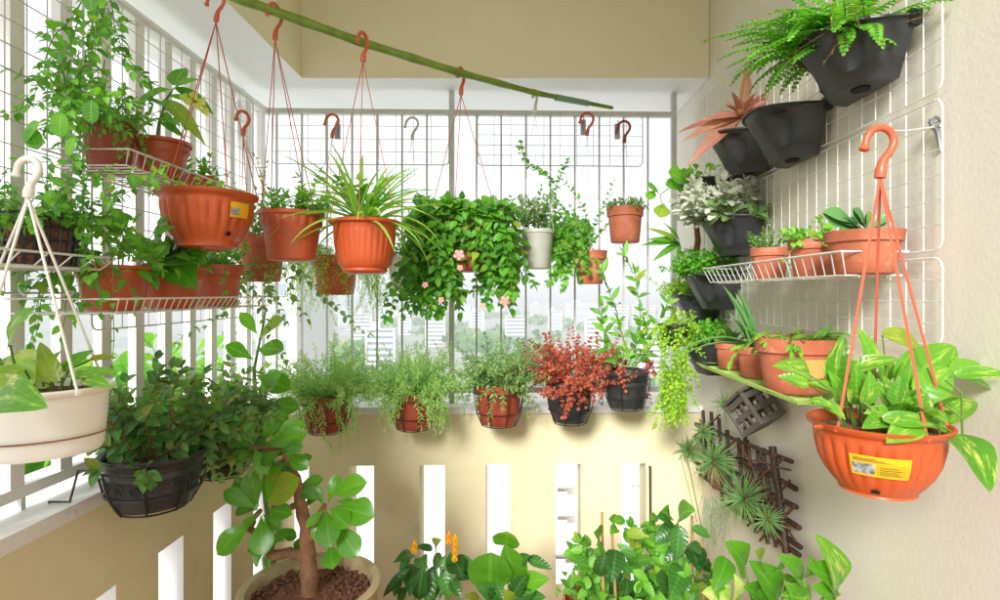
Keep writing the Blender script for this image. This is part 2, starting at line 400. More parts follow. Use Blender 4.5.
M_moss = mat('grey_green_moss', (.30, .36, .22), .9)
M_city = mat('white_city_wall', (.72, .72, .70), .8)
M_cityb = mat('cream_city_wall', (.62, .58, .50), .8)
M_win = mat('far_window_glass', (.22, .27, .32), .3)
M_grass = mat('distant_land', (.26, .32, .22), .95, (.42, .42, .40), .012)
M_sea = mat('distant_sea', (.05, .12, .24), .6)

G = leafmat
L_mid = G('leaf_mid_green', (0.0624, 0.209, 0.0186), (0.197, 0.499, 0.0466))
L_bright = G('leaf_bright_green', (0.093, 0.308, 0.0203), (0.264, 0.588, 0.054))
L_dark = G('leaf_dark_green', (0.0377, 0.117, 0.0219), (0.115, 0.302, 0.0401), rough=.35, tr=.25)
L_deep = G('leaf_deep_glossy', (0.0186, 0.077, 0.0162), (0.062, 0.21, 0.027), rough=.3, tr=.25, vein=.35)
L_lime = G('leaf_lime', (0.217, 0.42, 0.027), (0.465, 0.7, 0.054))
L_grey = G('leaf_sage', (0.109, 0.238, 0.0675), (0.295, 0.448, 0.149))
L_silver = G('leaf_silver', (.34, .38, .28), (.60, .62, .52), rough=.8, tr=.15, vein=.05, old=False)
L_red = G('leaf_copper_red', (.30, .045, .022), (.55, .15, .085), rough=.4, tr=.35, old=False)
L_pink = G('leaf_pink_stripe', (.34, .09, .07), (.58, .27, .21), varieg=(.20, .22, .07), vfac=.53, rough=.4, old=False)
L_poth = G('leaf_pothos', (0.07, 0.24, 0.015), (0.17, 0.42, 0.03), varieg=(.52, .56, .12), vfac=.54, rough=.3, tr=.35)
L_pothy = G('leaf_pothos_pale', (0.31, 0.588, 0.054), (0.589, 0.7, 0.108), varieg=(.66, .68, .34), vfac=.47, rough=.3, tr=.35)
L_obo = G('leaf_obovate', (0.06, 0.22, 0.012), (0.14, 0.378, 0.0253), rough=.27, tr=.35, vein=.19)
L_blade = G('leaf_spider', (0.217, 0.476, 0.0675), (0.403, 0.644, 0.135), rough=.4, tr=.4, vein=.55)
L_aloe = G('leaf_succulent', (0.0775, 0.238, 0.0675), (0.171, 0.392, 0.121), rough=.35, tr=.1, vein=.05)
L_air = G('leaf_airplant', (.07, .19, .04), (.22, .38, .12), rough=.6, tr=.2, vein=.05)
L_out = G('leaf_outside', (0.0744, 0.252, 0.0162), (0.186, 0.42, 0.0324), tr=.5)
L_petal = G('petal_pink', (.80, .26, .28), (.82, .42, .40), rough=.6, tr=.35, vein=0, old=False)
L_petaly = G('bract_yellow', (.75, .36, .01), (.85, .50, .02), rough=.6, tr=.3, vein=0, old=False)
L_herb = G('leaf_parsley', (0.0698, 0.302, 0.0146), (0.195, 0.529, 0.0365))

# ------------------------------------------------------------------ outside: land, sea, city
ZG = -45.0
def sheet(name, x0, x1, y0, y1, z, m):
    b = MB(); b.add([(x0, y0, z), (x1, y0, z), (x1, y1, z), (x0, y1, z)], [(0, 1, 2, 3)])
    return tag(b.build(name, m, smooth=False), kind='structure')
sheet('ground', -9000, 9000, -3000, 2600, ZG, M_grass)
sheet('sea', -20000, 20000, 2600, 22000, ZG - .5, M_sea)
rc = random.Random(4)
ORD = ['first', 'second', 'third', 'fourth', 'fifth', 'sixth', 'seventh', 'eighth', 'ninth', 'tenth', 'eleventh', 'twelfth', 'thirteenth', 'fourteenth', 'fifteenth', 'sixteenth', 'seventeenth', 'eighteenth', 'nineteenth', 'twentieth', 'last']
for ci, (a, b_, t, Y, c) in enumerate(sorted([(338, 352, 312, 700, 0), (378, 397, 305, 900, 0), (398, 411, 310, 620, 0), (352, 372, 314, 520, 1),
        (452, 470, 306, 950, 0), (470, 484, 312, 640, 0), (530, 548, 304, 1000, 1), (548, 562, 311, 700, 0),
        (566, 600, 303, 800, 0), (604, 628, 306, 620, 0), (632, 655, 304, 720, 1), (660, 676, 309, 560, 0),
        (318, 332, 306, 1100, 0), (425, 445, 314, 480, 0), (505, 526, 316, 520, 1), (412, 424, 304, 1300, 0),
        (486, 503, 305, 1400, 0), (300, 316, 309, 640, 1), (585, 603, 318, 430, 0), (640, 668, 326, 330, 0), (365, 395, 329, 330, 0)])):
    A = P(a, 300, Y); B = P(b_, 300, Y); zt = EYE + (293 - t) * Y / F
    dd = (B.x - A.x) * .5
    col = 'cream' if c else 'white'
    r = thing('apartment_block', f'{"low" if t > 312 else "tall"} {col} apartment block far beyond the back railing, {ORD[ci]} from the left of the skyline', 'building', ((A.x + B.x) / 2, Y, ZG), 'far city blocks beyond the railing')
    MB().box(A.x, B.x, Y, Y + dd, ZG, zt).build('wall', M_cityb if c else M_city, r, False)
    fl = (zt - ZG) / 3.2
    n = min(13, int(fl))
    for k in range(n):
        z = ZG + (k + .45) * (zt - ZG) / n
        MB().box(A.x + 1.2, B.x - 1.2, Y - .35, Y + .2, z, z + (zt - ZG) / n * .42).build('window_band', M_win, r, False)
    MB().box(A.x + dd * .4, A.x + dd * .9, Y + dd * .2, Y + dd * .7, zt, zt + 4).build('roof_tank_room', M_city, r, False)
# woods and gardens between the blocks: one mass nobody could count
lb = LB(); rw = random.Random(9)
for i in range(1500):
    Y = 160 + 1100 * rw.random() ** 1.2; px = rw.uniform(230, 720)
    if math.sin(px * .03 + Y * .011) + rw.random() * .9 < .35: continue
    c = Vector(((px - 512) * Y / F, Y, ZG)); h = rw.uniform(5, 13)
    for j in range(5):
        d = Vector((rw.uniform(-1, 1), rw.uniform(-1, .3), rw.uniform(.2, 1.2)))
        lb.leaf(c + Vector((rw.uniform(-4, 4), rw.uniform(-4, 4), h * rw.random() * .5)), d, Vector((rw.uniform(-1, 1), -1, 1)), h * .7, h * .8, 'round', .8, -.3, 3)
wr = thing('x', 'x', 'x', (0, 0, 0)); wo = lb.build('distant_woodland', L_dark, wr); wo.parent = None; bpy.data.objects.remove(wr)
tag(wo, 'dark green treetops scattered between the far city blocks', 'woodland', kind='stuff')

# neighbouring blocks, near, left
def near_block(x0, x1, y0, y1, zt, label, rows, face='x', zb=ZG, m=M_city):
    r = thing('apartment_block', label, 'building', ((x0 + x1) / 2, (y0 + y1) / 2, zb))
    MB().box(x0, x1, y0, y1, zb, zt).build('wall', m, r, False)
    for (za, zb_, a, b) in rows:
        f = MB()
        if face == 'x': f.box(x1, x1 + .06, a, b, za, zb_)
        else: f.box(a, b, y0 - .06, y0, za, zb_)
        w = f.build('window', M_barw, r, False)
        g = MB(); nsl = 7
        for k in range(nsl):
            zz = za + .06 + (zb_ - za - .12) * k / nsl; h = (zb_ - za - .12) / nsl * .8
            if face == 'x': g.box(x1 + .06, x1 + .09, a + .06, b - .06, zz, zz + h)
            else: g.box(a + .06, b - .06, y0 - .09, y0 - .06, zz, zz + h)
        g.build('louvre', M_win, w, False)
near_block(-30, -18, 8, 21, 3.6, 'white neighbouring block with grey blue louvred windows seen through the left railing', [(1.3, 2.9, 17, 18.2), (1.3, 2.9, 18.6, 19.8), (-7.5, -5.6, 16.5, 18.3), (-7.5, -5.6, 18.8, 20.4), (-4, -2, 12, 20)])
near_block(-28.5, -22.5, 58, 70, 7.2, 'pale block with a column of wide windows behind the left end of the back railing', [(z, z + 1.6, a, a + 1.7) for z in (-8, -5, -2, 1, 4) for a in (-27.6, -25.2)], face='y')

# the air between: closed box round everything, thin pale haze
hb = MB(); hb.box(-8000, 8000, -2500, 9000, ZG - 1.5, 60)
hm = bpy.data.materials.new('pale_haze'); hm.use_nodes = True; hn = hm.node_tree; hn.nodes.clear()
pv = hn.nodes.new('ShaderNodeVolumePrincipled'); pv.inputs['Color'].default_value = (.93, .96, 1, 1); pv.inputs['Density'].default_value = .0009
ho = hn.nodes.new('ShaderNodeOutputMaterial'); hn.links.new(pv.outputs[0], ho.inputs['Volume'])
tag(hb.build('haze', hm, smooth=False), kind='stuff')

# ------------------------------------------------------------------ the balcony
XL, YB, ZT = -1.06, 2.5, .99      # inner face of left parapet, back parapet, their top
SH = .03                          # the back parapet stands slightly askew
b = MB(); b.box(-1.3, 1.1, -2.2, 2.85, -.15, 0); tag(b.build('floor', M_floor, smooth=False), kind='structure')

# back parapet with tall slots
sl = [((a - 512) * YB / F, (c - 512) * YB / F) for a, c in ((286, 311), (350, 375), (420, 445), (486, 510), (556, 581), (622, 647))]
b = MB(); x = XL - .12
for s0, s1 in sl:
    b.box(x, s0, YB, YB + .13, .12, .728, SH); x = s1
b.box(x, .87, YB, YB + .13, .12, .728, SH)
b.box(XL - .12, .87, YB, YB + .13, .728, ZT - .03, SH); b.box(XL - .12, .87, YB, YB + .13, 0, .12, SH)
o = b.build('parapet_wall', [M_beige], smooth=False)
tag(o, 'ochre plastered back parapet with tall narrow slots below the railing', 'wall')
b = MB(); b.box(XL - .2, .868, YB - .012, YB + .40, ZT - .03, ZT, SH)
sill = b.build('window_sill', M_sill, smooth=False); tag(sill, 'white painted sill capping the ochre back parapet', 'sill')

# left parapet with slots
b = MB(); y = -2.0
for k in range(-8, 3):
    s0 = 1.665 + .305 * k
    b.box(XL - .07, XL, y, s0, .12, .72); y = s0 + .125
b.box(XL - .07, XL, y, YB - .035, .12, .72)
b.box(XL - .07, XL, -2.0, YB - .035, .72, ZT - .035); b.box(XL - .07, XL, -2.0, YB - .035, 0, .12)
lw = b.build('parapet_wall', [M_beige, M_white], smooth=False)
for p in lw.data.polygons:
    if abs(p.normal.y) > .5 or p.normal.z < -.5: p.material_index = 1
tag(lw, 'ochre plastered left parapet with slots, running toward the viewer', 'wall')
b = MB(); b.box(XL - .30, XL + .008, -2.0, YB - .04, ZT - .034, ZT + .002)
tag(b.build('window_sill', M_sill, smooth=False), 'white weathered ledge capping the left parapet', 'sill')

# what the slots look down on: a white deck added to make them look bright, and the bracket bars fixed outside
b = MB(); b.box(-17.5, 22, -12, 38, -9, -6); tag(b.build('added_bright_deck', M_white, smooth=False), 'white flat roof deck, added far below to brighten the view through the parapet slots', 'roof')
def bracket(px, py, Y, w):
    c = P(px, py, Y); b = MB(); b.box(c.x - w / 2, c.x + w / 2, Y - .02, Y + .005, c.z - .006, c.z + .006)
    b.box(c.x + w / 2 - .04, c.x + w / 2, Y - .035, Y - .021, c.z - .018, c.z + .018); return b
br = thing('bracket_rack', 'grey bracket bars of an outside rack seen through the two right slots', 'rack', P(600, 520, 2.9))
for (px, py) in ((566, 489), (566, 517), (564, 556), (640, 486)):
    bracket(px, py, 2.9, .09).build('bracket', M_bar, br, False)
for px in (548, 656):
    a = P(px, 470, 2.905); MB().box(a.x - .01, a.x + .01, 2.89, 2.91, .0, a.z).build('upright', M_bar, br, False)

# right wall, ceiling soffit, recess
b = MB(); b.box(XW, XW + .15, -2.2, 3.0, 0, 3.2); tag(b.build('room_wall', M_wall, smooth=False), 'long cream plastered wall on the right carrying the wire grids', 'wall')
ZS = 2.44
b = MB()
b.box(-1.45, -.92, .25, 2.43, ZS, 3.2)               # left beam
b.box(-1.45, XW - .002, 2.43, 2.95, ZS, 3.2)          # back beam
o = b.build('ceiling_beam', [M_white, M_beige2], smooth=False)
for p in o.data.polygons:
    if abs(p.normal.z) < .5: p.material_index = 1
tag(o, kind='structure')
b = MB(); b.box(-.918, XW - .002, .25, 2.428, 2.95, 3.1); tag(b.build('ceiling', M_beige2, smooth=False), kind='structure')

# back railing
ZR = 2.34; YR = 2.60
def by(x): return YR + SH * x
r = thing('railing', 'grey metal railing of thin vertical bars standing on the back sill', 'railing', (0, YR, ZT))
def bx(px): return (px - 512) * YR / F
b = MB(); b.box(-1.17, bx(676), YR - .012, YR + .012, ZR - .012, ZR + .012, SH); b.build('top_rail', M_bar, r, False)
b = MB(); b.box(-1.17, bx(676), YR - .012, YR + .012, ZT + .045, ZT + .07, SH); b.build('bottom_rail', M_bar, r, False)
for k in range(-9, 10):
    px = 452 + 24.6 * k
    if px > 660: continue
    x = bx(px)
    if k == 0: continue
    MB().box(x - .0042, x + .0042, by(x) - .005, by(x) + .005, ZT + .07, ZR - .012).build('bar', M_bar, r, False)
for px in (245, 452, 675):
    x = bx(px); MB().box(x - .012, x + .012, by(x) - .0135, by(x) + .0135, ZT, ZR + .10).build('post', M_bar, r, False)

# left railing: flat bars
XR = -1.15
r = thing('railing', 'cream metal railing of broad flat bars along the left parapet', 'railing', (XR, .5, ZT))
MB().box(XR - .02, XR + .02, -2.0, 2.56, ZR - .014, ZR + .014).build('top_rail', M_barw, r, False)
MB().box(XR - .015, XR + .015, -2.0, 2.56, ZT + .035, ZT + .062).build('bottom_rail', M_barw, r, False)
for k in range(-17, 9):
    y = 1.418 + .1405 * k
    MB().box(XR - .012, XR + .012, y - .019, y + .019, ZT + .062, ZR - .014).build('bar', M_barw, r, False)
for k in range(-8, 6):
    y = 1.30 + .21 * k
    MB().box(XR - .006, XR + .006, y - .006, y + .006, ZT + .003, ZT + .035).build('foot', M_bar, r, False)

# ------------------------------------------------------------------ wire grids
def grid(name, label, a0, a1, z0, z1, mk, nx, nz, r=.0016, m=M_wire, rad=.02):
    """mk(a, z) -> point"""
    root = thing('wire_grid', label, 'wire grid', mk((a0 + a1) / 2, z0), name)
    b = MB(); pts = []
    for (ca, cz, t0) in ((a1 - rad, z1 - rad, 0), (a0 + rad, z1 - rad, 90), (a0 + rad, z0 + rad, 180), (a1 - rad, z0 + rad, 270)):
        for j in range(4):
            t = R(t0 + 30 * j); pts.append(mk(ca + rad * math.cos(t), cz + rad * math.sin(t)))
    b.tube(pts, r * 1.7, 6, closed=True); b.build('frame', m, root)
    b = MB()
    for i in range(1, nx):
        a = a0 + (a1 - a0) * i / nx; b.tube([mk(a, z0), mk(a, z1)], r, 5)
    for i in range(1, nz):
        z = z0 + (z1 - z0) * i / nz; b.tube([mk(a0, z), mk(a1, z)], r, 5)
    b.build('mesh_wires', m, root)
    return root
XG = XW - .02
mr_ = lambda a, z: Vector((XG, a, z))
grid('wall grids', 'upper white wire grid on the cream wall, holding the fern planter', 1.09, 2.44, 1.90, 2.36, mr_, 27, 9, .0013)
grid('wall grids', 'middle white wire grid on the cream wall above the small pot shelf', 1.09, 2.44, 1.585, 1.885, mr_, 27, 6, .0013)
grid('wall grids', 'lowest white wire grid on the cream wall behind the lower green shelf', 1.09, 2.44, 1.395, 1.57, mr_, 27, 4, .0013)
mb_ = lambda a, z: Vector((a, by(a) - .030, z))
grid('railing grids', 'left white wire grid tied under the top rail of the back railing', bx(278), bx(452) - .01, 2.09, 2.325, mb_, 10, 4, .0016, M_bar)
grid('railing grids', 'right white wire grid tied under the top rail of the back railing', bx(478), bx(642), 2.09, 2.325, mb_, 10, 5, .0016, M_bar)
ml_ = lambda a, z: Vector((XR + .03, a, z))
grid('side grids', 'white wire grid tied to the flat bars of the left railing, nearest the viewer', .55, 1.45, 1.50, 2.33, ml_, 16, 15, .0016, M_bar)
grid('side grids', 'white wire grid tied to the flat bars of the left railing, nearest the back corner', 1.48, 2.40, 1.40, 2.33, ml_, 16, 16, .0016, M_bar)

# ------------------------------------------------------------------ bamboo pole
pp = [P(120, -48, 1.62), P(242, 0, 1.72), P(360, 42, 1.86), P(460, 73, 2.02), P(535, 93, 2.22), P(612, 108, 2.50)]
pr = [.0150, .0145, .0138, .0125, .0105, .008]
pts, rs = [], []
for i in range(5):
    for k in range(6):
        t = k / 6; pts.append(pp[i].lerp(pp[i + 1], t)); rr = pr[i] + (pr[i + 1] - pr[i]) * t
        rs.append(rr * (1.16 if k in (0, 3) else 1))
pts.append(pp[-1]); rs.append(pr[-1])
pole = thing('bamboo_pole', 'long green bamboo pole slung under the ceiling with pots hooked on it', 'pole', pts[0])
MB().tube(pts, rs, 14).build('culm', M_bamboo, pole)
q0, q1 = P(556, 97.5, 2.29), P(588, 103.5, 2.40)
MB().tube([q0, q1], [.0135, .0125], 14).build('tape_wrap', M_tape, pole)
def pole_at(px):
    for i in range(5):
        a, b = pp[i], pp[i + 1]
        xa = 512 + a.x / a.y * F; xb = 512 + b.x / b.y * F
        if xa <= px <= xb:
            # search
            lo, hi = 0, 1
            for _ in range(30):
                t = (lo + hi) / 2; c = a.lerp(b, t)
                if 512 + c.x / c.y * F < px: lo = t
                else: hi = t
            return c
    return pp[0]

M_ink = mat('printed_ink', (.16, .09, .02), .5)
# ------------------------------------------------------------------ pots, hooks, cords, holders
def pot_profile(style, rt, rb, h):
    """outer wall from the foot up, over the lip and down inside (r, z from foot, fluting amplitude)"""
    if style == 'classic':      # broad rim band
        return [(rb * .93, 0), (rb, .004), (rb + (rt * .9 - rb) * .5, h * .37), (rt * .88, h * .735), (rt * .90, h * .74), (rt * .965, h * .75), (rt * .99, h * .97), (rt * 1.0, h), (rt * .94, h), (rt * .92, h * .97), (rt * .88, h * .80)]
    if style == 'scallop':      # smooth body, fluted collar below a lip
        return [(rb * .9, 0), (rb, .004), (rb + (rt * .87 - rb) * .5, h * .35), (rt * .86, h * .66), (rt * .87, h * .70, .03), (rt * .88, h * .76, .075), (rt * .90, h * .87, .06), (rt * .93, h * .90), (rt * 1.02, h * .93), (rt * 1.03, h), (rt * .97, h), (rt * .92, h * .97), (rt * .88, h * .84)]
    if style == 'flute':        # bell shaped, long flutes, flat rolled lip
        return [(rb * .8, 0), (rb * .98, .004), (rb * 1.06, h * .06), (rb * 1.02, h * .10), (rb * 1.22, h * .17), (rt * .80, h * .34, .018), (rt * .84, h * .55, .038), (rt * .87, h * .76, .03), (rt * .895, h * .80), (rt * .89, h * .90), (rt * .93, h * .925), (rt * 1.02, h * .94), (rt * 1.03, h * .985), (rt * .99, h), (rt * .92, h * .97), (rt * .88, h * .84)]
    if style == 'bowl':         # half round hanging bowl with soft flutes
        return [(rb * .7, 0), (rb * .95, .003), (rb * 1.12, h * .05), (rb * 1.10, h * .08), (rt * .64, h * .17, .01), (rt * .75, h * .32, .035), (rt * .83, h * .50, .055), (rt * .87, h * .68, .06), (rt * .885, h * .76, .055), (rt * .93, h * .82, .0), (rt * .925, h * .86), (rt * .95, h * .90), (rt * 1.02, h * .93), (rt * 1.04, h * .985), (rt * 1.0, h), (rt * .93, h * .97), (rt * .88, h * .84)]
    if style == 'ringed':       # ivory oval with fine horizontal rings
        pr = [(rb * .8, 0), (rb, .003)]
        for i in range(1, 12):
            t = i / 12; r = rb + (rt * .94 - rb) * (t ** .6)
            pr += [(r, h * .86 * t), (r * 1.012, h * .86 * (t + .035)), ]
        return pr + [(rt * .95, h * .88), (rt * 1.01, h * .91), (rt * 1.03, h * .97), (rt, h), (rt * .94, h * .97), (rt * .9, h * .84)]
    if style == 'plain':        # straight taper with a narrow lip
        return [(rb * .9, 0), (rb, .004), (rt * .93, h * .88), (rt * .94, h * .89), (rt, h * .91), (rt * 1.0, h), (rt * .95, h), (rt * .90, h * .86)]
    if style == 'relief':       # black pot with bands
        return [(rb * .9, 0), (rb, .003), (rb * 1.03, h * .10), (rb * 1.07, h * .12), (rb + (rt - rb) * .34, h * .24), (rb + (rt - rb) * .42, h * .26), (rb + (rt - rb) * .40, h * .28), (rb + (rt - rb) * .62, h * .62), (rb + (rt - rb) * .72, h * .64), (rb + (rt - rb) * .70, h * .67), (rt * .93, h * .87), (rt * .95, h * .89), (rt * 1.01, h * .91), (rt * 1.03, h * .97), (rt, h), (rt * .93, h * .97), (rt * .88, h * .83)]

def make_pot(root, c, rt, rb, h, style, m, soil=M_soil, sx=1, sy=1, k=0, n=64, soilz=.86):
    """c = centre of the foot"""
    prof = pot_profile(style, rt, rb, h)
    o = MB().lathe(c, prof, n, sx, sy, k).build('pot', m, root, angle=50)
    s = MB(); rs = rt * .885; rnd = random.Random(int(c[0] * 1000)); rings = 5; seg = 28
    vs = [(c[0], c[1], c[2] + h * soilz + rt * .06)]
    for i in range(1, rings + 1):
        for j in range(seg):
            a = 2 * math.pi * j / seg; r_ = rs * i / rings
            vs.append((c[0] + r_ * math.cos(a) * sx, c[1] + r_ * math.sin(a) * sy, c[2] + h * soilz + rt * .06 * (1 - (i / rings) ** 2) + rnd.uniform(-.002, .002)))
    fs = [(0, 1 + j, 1 + (j + 1) % seg) for j in range(seg)]
    for i in range(rings - 1):
        for j in range(seg):
            fs.append((1 + i * seg + j, 1 + (i + 1) * seg + j, 1 + (i + 1) * seg + (j + 1) % seg, 1 + i * seg + (j + 1) % seg))
    s.add(vs, fs)
    for q in range(60):          # crumbs
        a = rnd.uniform(0, 6.28); r_ = rs * .95 * math.sqrt(rnd.random()); z = c[2] + h * soilz + rt * .06 * (1 - (r_ / rs) ** 2)
        s.ball((c[0] + r_ * math.cos(a) * sx, c[1] + r_ * math.sin(a) * sy, z), rnd.uniform(.002, .0055) * (rt / .1) ** .5, 5, 3, .8)
    s.build('soil', soil, root, angle=60)
    return o

def patch(c, prof_r, z0, z1, a0, a1, sx=1, sy=1, off=.0025, n=10):
    """a curved sticker lying on a pot: prof_r(z) radius"""
    b = MB(); vs = []
    for z in (z0, (z0 + z1) / 2, z1):
        for i in range(n + 1):
            a = a0 + (a1 - a0) * i / n; r_ = prof_r(z) + off
            vs.append((c[0] + r_ * math.cos(a) * sx, c[1] + r_ * math.sin(a) * sy, c[2] + z))
    fs = [(j * (n + 1) + i, j * (n + 1) + i + 1, (j + 1) * (n + 1) + i + 1, (j + 1) * (n + 1) + i) for j in (0, 1) for i in range(n)]
    return b.add(vs, fs)
def oval(c, prof_r, zc, hz, ac, ha, off=.0028):
    vs = [(c[0] + (prof_r(zc) + off) * math.cos(ac), c[1] + (prof_r(zc) + off) * math.sin(ac), c[2] + zc)]; n = 18
    for i in range(n):
        t = 2 * math.pi * i / n; z = zc + hz * max(-.25, math.sin(t)) * 1.2; a = ac + ha * math.cos(t); r_ = prof_r(z) + off
        vs.append((c[0] + r_ * math.cos(a), c[1] + r_ * math.sin(a), c[2] + z))
    return MB().add(vs, [(0, 1 + i, 1 + (i + 1) % n) for i in range(n)])
def prof_fn(style, rt, rb, h, amp=1.0):
    pr = [p for p in pot_profile(style, rt, rb, h)]
    def f(z):
        for i in range(len(pr) - 1):
            a, b = pr[i], pr[i + 1]
            if a[1] <= z <= b[1] and b[1] > a[1]:
                t = (z - a[1]) / (b[1] - a[1])
                ra = a[0] * (1 + (a[2] if len(a) > 2 else 0)); rb_ = b[0] * (1 + (b[2] if len(b) > 2 else 0))
                return ra + (rb_ - ra) * t
        return rt
    return f
def sticker(root, pot, c, style, rt, rb, h, ang, half, z0, z1, sx=1, sy=1):
    f = prof_fn(style, rt, rb, h); a0, a1 = R(ang - half), R(ang + half)
    s = patch(c, f, z0, z1, a0, a1, sx, sy).build('sticker', M_yel, pot)
    return s, f

def hook(root, a, hh, m, ang=0, r=.004, flip=1, name='hook'):
    """question-mark plastic hook; a = where the cords meet, hh = height; open side turned by ang"""
    a = Vector(a); ca, sa = math.cos(R(ang)) * flip, math.sin(R(ang))
    prof = [(0, 0, 1.5), (.02, .16, 1.6), (.07, .34, 1.2), (.20, .52, 1.1), (.27, .70, 1.1), (.22, .88, 1.1), (.06, .985, 1.1), (-.12, .95, 1.1), (-.24, .82, 1.1), (-.29, .64, 1.0), (-.31, .56, 1.5), (-.32, .52, .8)]
    out = []
    for i in range(len(prof) - 1):
        p0, p1, p2, p3 = prof[max(0, i - 1)], prof[i], prof[i + 1], prof[min(len(prof) - 1, i + 2)]
        for k in range(4):
            u = k / 4
            out.append([.5 * (2 * p1[j] + (p2[j] - p0[j]) * u + (2 * p0[j] - 5 * p1[j] + 4 * p2[j] - p3[j]) * u * u + (3 * p1[j] - p0[j] - 3 * p2[j] + p3[j]) * u ** 3) for j in range(3)])
    prof = out + [prof[-1]]
    pts = [a + Vector((x * hh * ca, x * hh * sa, z * hh)) for x, z, _ in prof]
    MB().tube(pts, [r * q[2] for q in prof], 10).build(name, m, root)

def cords(root, apex, c, rt, z, m, angs=(90, 210, 330), r=.0015, sx=1, sy=1):
    for a in angs:
        e = Vector((c[0] + rt * math.cos(R(a)) * sx, c[1] + rt * math.sin(R(a)) * sy, z))
        b = MB(); ap = Vector(apex); pts = [ap.lerp(e, t / 8) for t in range(9)]
        b.tube(pts, r, 5)
        b.ball(e, r * 2.6, 6, 4)
        b.build('cord', m, root)

def holder(root, c, rt, rb, h, m=M_black, back=(0, 1, 0), hookz=None, nv=8, r=.0022, low=.0, reach=.07):
    """wire pot holder: two rings, uprights, and two arms hooked over the ledge behind"""
    b = MB()
    zt, zm = c[2] + h * .80, c[2] + h * .30
    R1 = rt * 1.03; R2 = rb + (rt - rb) * .42 + .006; R3 = rb * .9
    b.ring((c[0], c[1], zt), R1, r); b.ring((c[0], c[1], zm), R2, r); b.ring((c[0], c[1], c[2] - .005), R3, r)
    b.build('ring_cage', m, root)
    for i in range(nv):
        a = 2 * math.pi * (i + .5) / nv
        def q(rr, z): return (c[0] + rr * math.cos(a), c[1] + rr * math.sin(a), z)
        MB().tube([q(R1 + r, zt), q(R2 + r, zm), q(R3 + .004, c[2] - .006)], r, 5).build('upright_wire', m, root)
    if hookz is not None:
        bk = Vector(back); sd_ = Vector((bk.y, -bk.x, 0))
        for s in (-1, 1):
            p0 = Vector((c[0], c[1], zt)) + bk * R1 * .75 + sd_ * s * R1 * .65
            MB().tube([p0, p0 + bk * reach * .4, Vector((*(p0 + bk * reach * .6).xy, hookz)), Vector((*(p0 + bk * reach * 1.1).xy, hookz)), Vector((*(p0 + bk * reach * 1.12).xy, hookz - .02))], r, 5).build('hook_arm', m, root)

class Plant:
    def __init__(s, root, m, ms=M_stemg): s.root = root; s.l = LB(); s.s = MB(); s.m = m; s.ms = ms
    def done(s, name='foliage', sname='stem'):
        if s.s.v: s.s.build(sname, s.ms, s.root)
        if s.l.count(): return s.l.build(name, s.m, s.root)

def potgeo(px, pyr, pyb, wpx, Y):
    """rim centre and foot from pixels: foot centre, rim radius, height"""
    c = P(px, pyb, Y); rt = wpx / 2 * Y / F; h = (pyb - pyr) * Y / F
    return c, rt, h

def flower(root, c, r, m=None, ax=(0, -1, .2), name='flower'):
    lb = LB(); ax = Vector(ax).normalized(); u = ax.cross(Vector((0, 0, 1))).normalized(); v = ax.cross(u)
    for i in range(5):
        a = 2 * math.pi * i / 5 + .3; d = u * math.cos(a) + v * math.sin(a) + ax * .25
        lb.leaf(Vector(c), d, ax, r, r * .72, 'obovate', .3, .1)
    return lb.build(name, m or L_petal, root)

# =================================================================== hanging pots on the bamboo pole
G_h = 'pots hanging from the bamboo pole'
# 1 big orange bowl
Y = 1.5; c, rt, h = potgeo(208, 194, 250, 90, Y); rb = rt * .55
c.y = Y
t = thing('hanging_planter', 'large fluted orange bowl with a yellow sticker hanging from the left of the bamboo pole', 'hanging pot', c, G_h)
po = make_pot(t, c, rt, rb, h, 'bowl', M_orange, k=24, n=144)
s, f = sticker(t, po, c, 'bowl', rt, rb, h, -20, 15, h * .54, h * .80)
patch(c, f, h * .58, h * .70, R(-34), R(-22), off=.0035).build('picture', M_pic, s)
b = MB(); d0 = oval(c, f, h * .24, h * .045, R(-30), R(4.5)); d0.build('drain_hole', M_dark, po)
ap = P(216, 22, 1.56)
cords(t, ap, c, rt, c.z + h * .97, M_cord, (250, 320, 30, 170), .0016)
hook(t, ap, .085, M_hook, 0, .0045)
pl = Plant(t, L_lime)
bush(pl.l, pl.s, (c.x, c.y, c.z + h * .9), rt * .7, 34, .05, spec(L=.016, W=.75, step=.012, n=2), 70, .1, 11)
pl.done()
# 2 terracotta pot
Y = 1.75; c, rt, h = potgeo(292, 213, 261, 62, Y); rb = rt * .72
t = thing('hanging_planter', 'brick red pot with scalloped collar holding small bushy herb, second along the bamboo pole', 'hanging pot', c, G_h)
make_pot(t, c, rt, rb, h, 'scallop', M_terra, k=20, n=120)
ap = P(275, 40, 1.78); cords(t, ap, c, rt * 1.0, c.z + h * .95, M_cord, (180, 255, 335, 80), .0015)
hook(t, ap, .115, M_hook, 75, .005)
pl = Plant(t, L_bright)
bush(pl.l, pl.s, (c.x, c.y, c.z + h * .9), rt * .7, 26, .10, spec(L=.026, W=.55, step=.014), 60, .1, 12)
bush(pl.l, pl.s, (c.x + .03, c.y, c.z + h * .9), rt * .3, 5, .16, spec(L=.03, W=.5, step=.018), 40, .05, 13, bias=(.3, 0, 0))
pl.done()
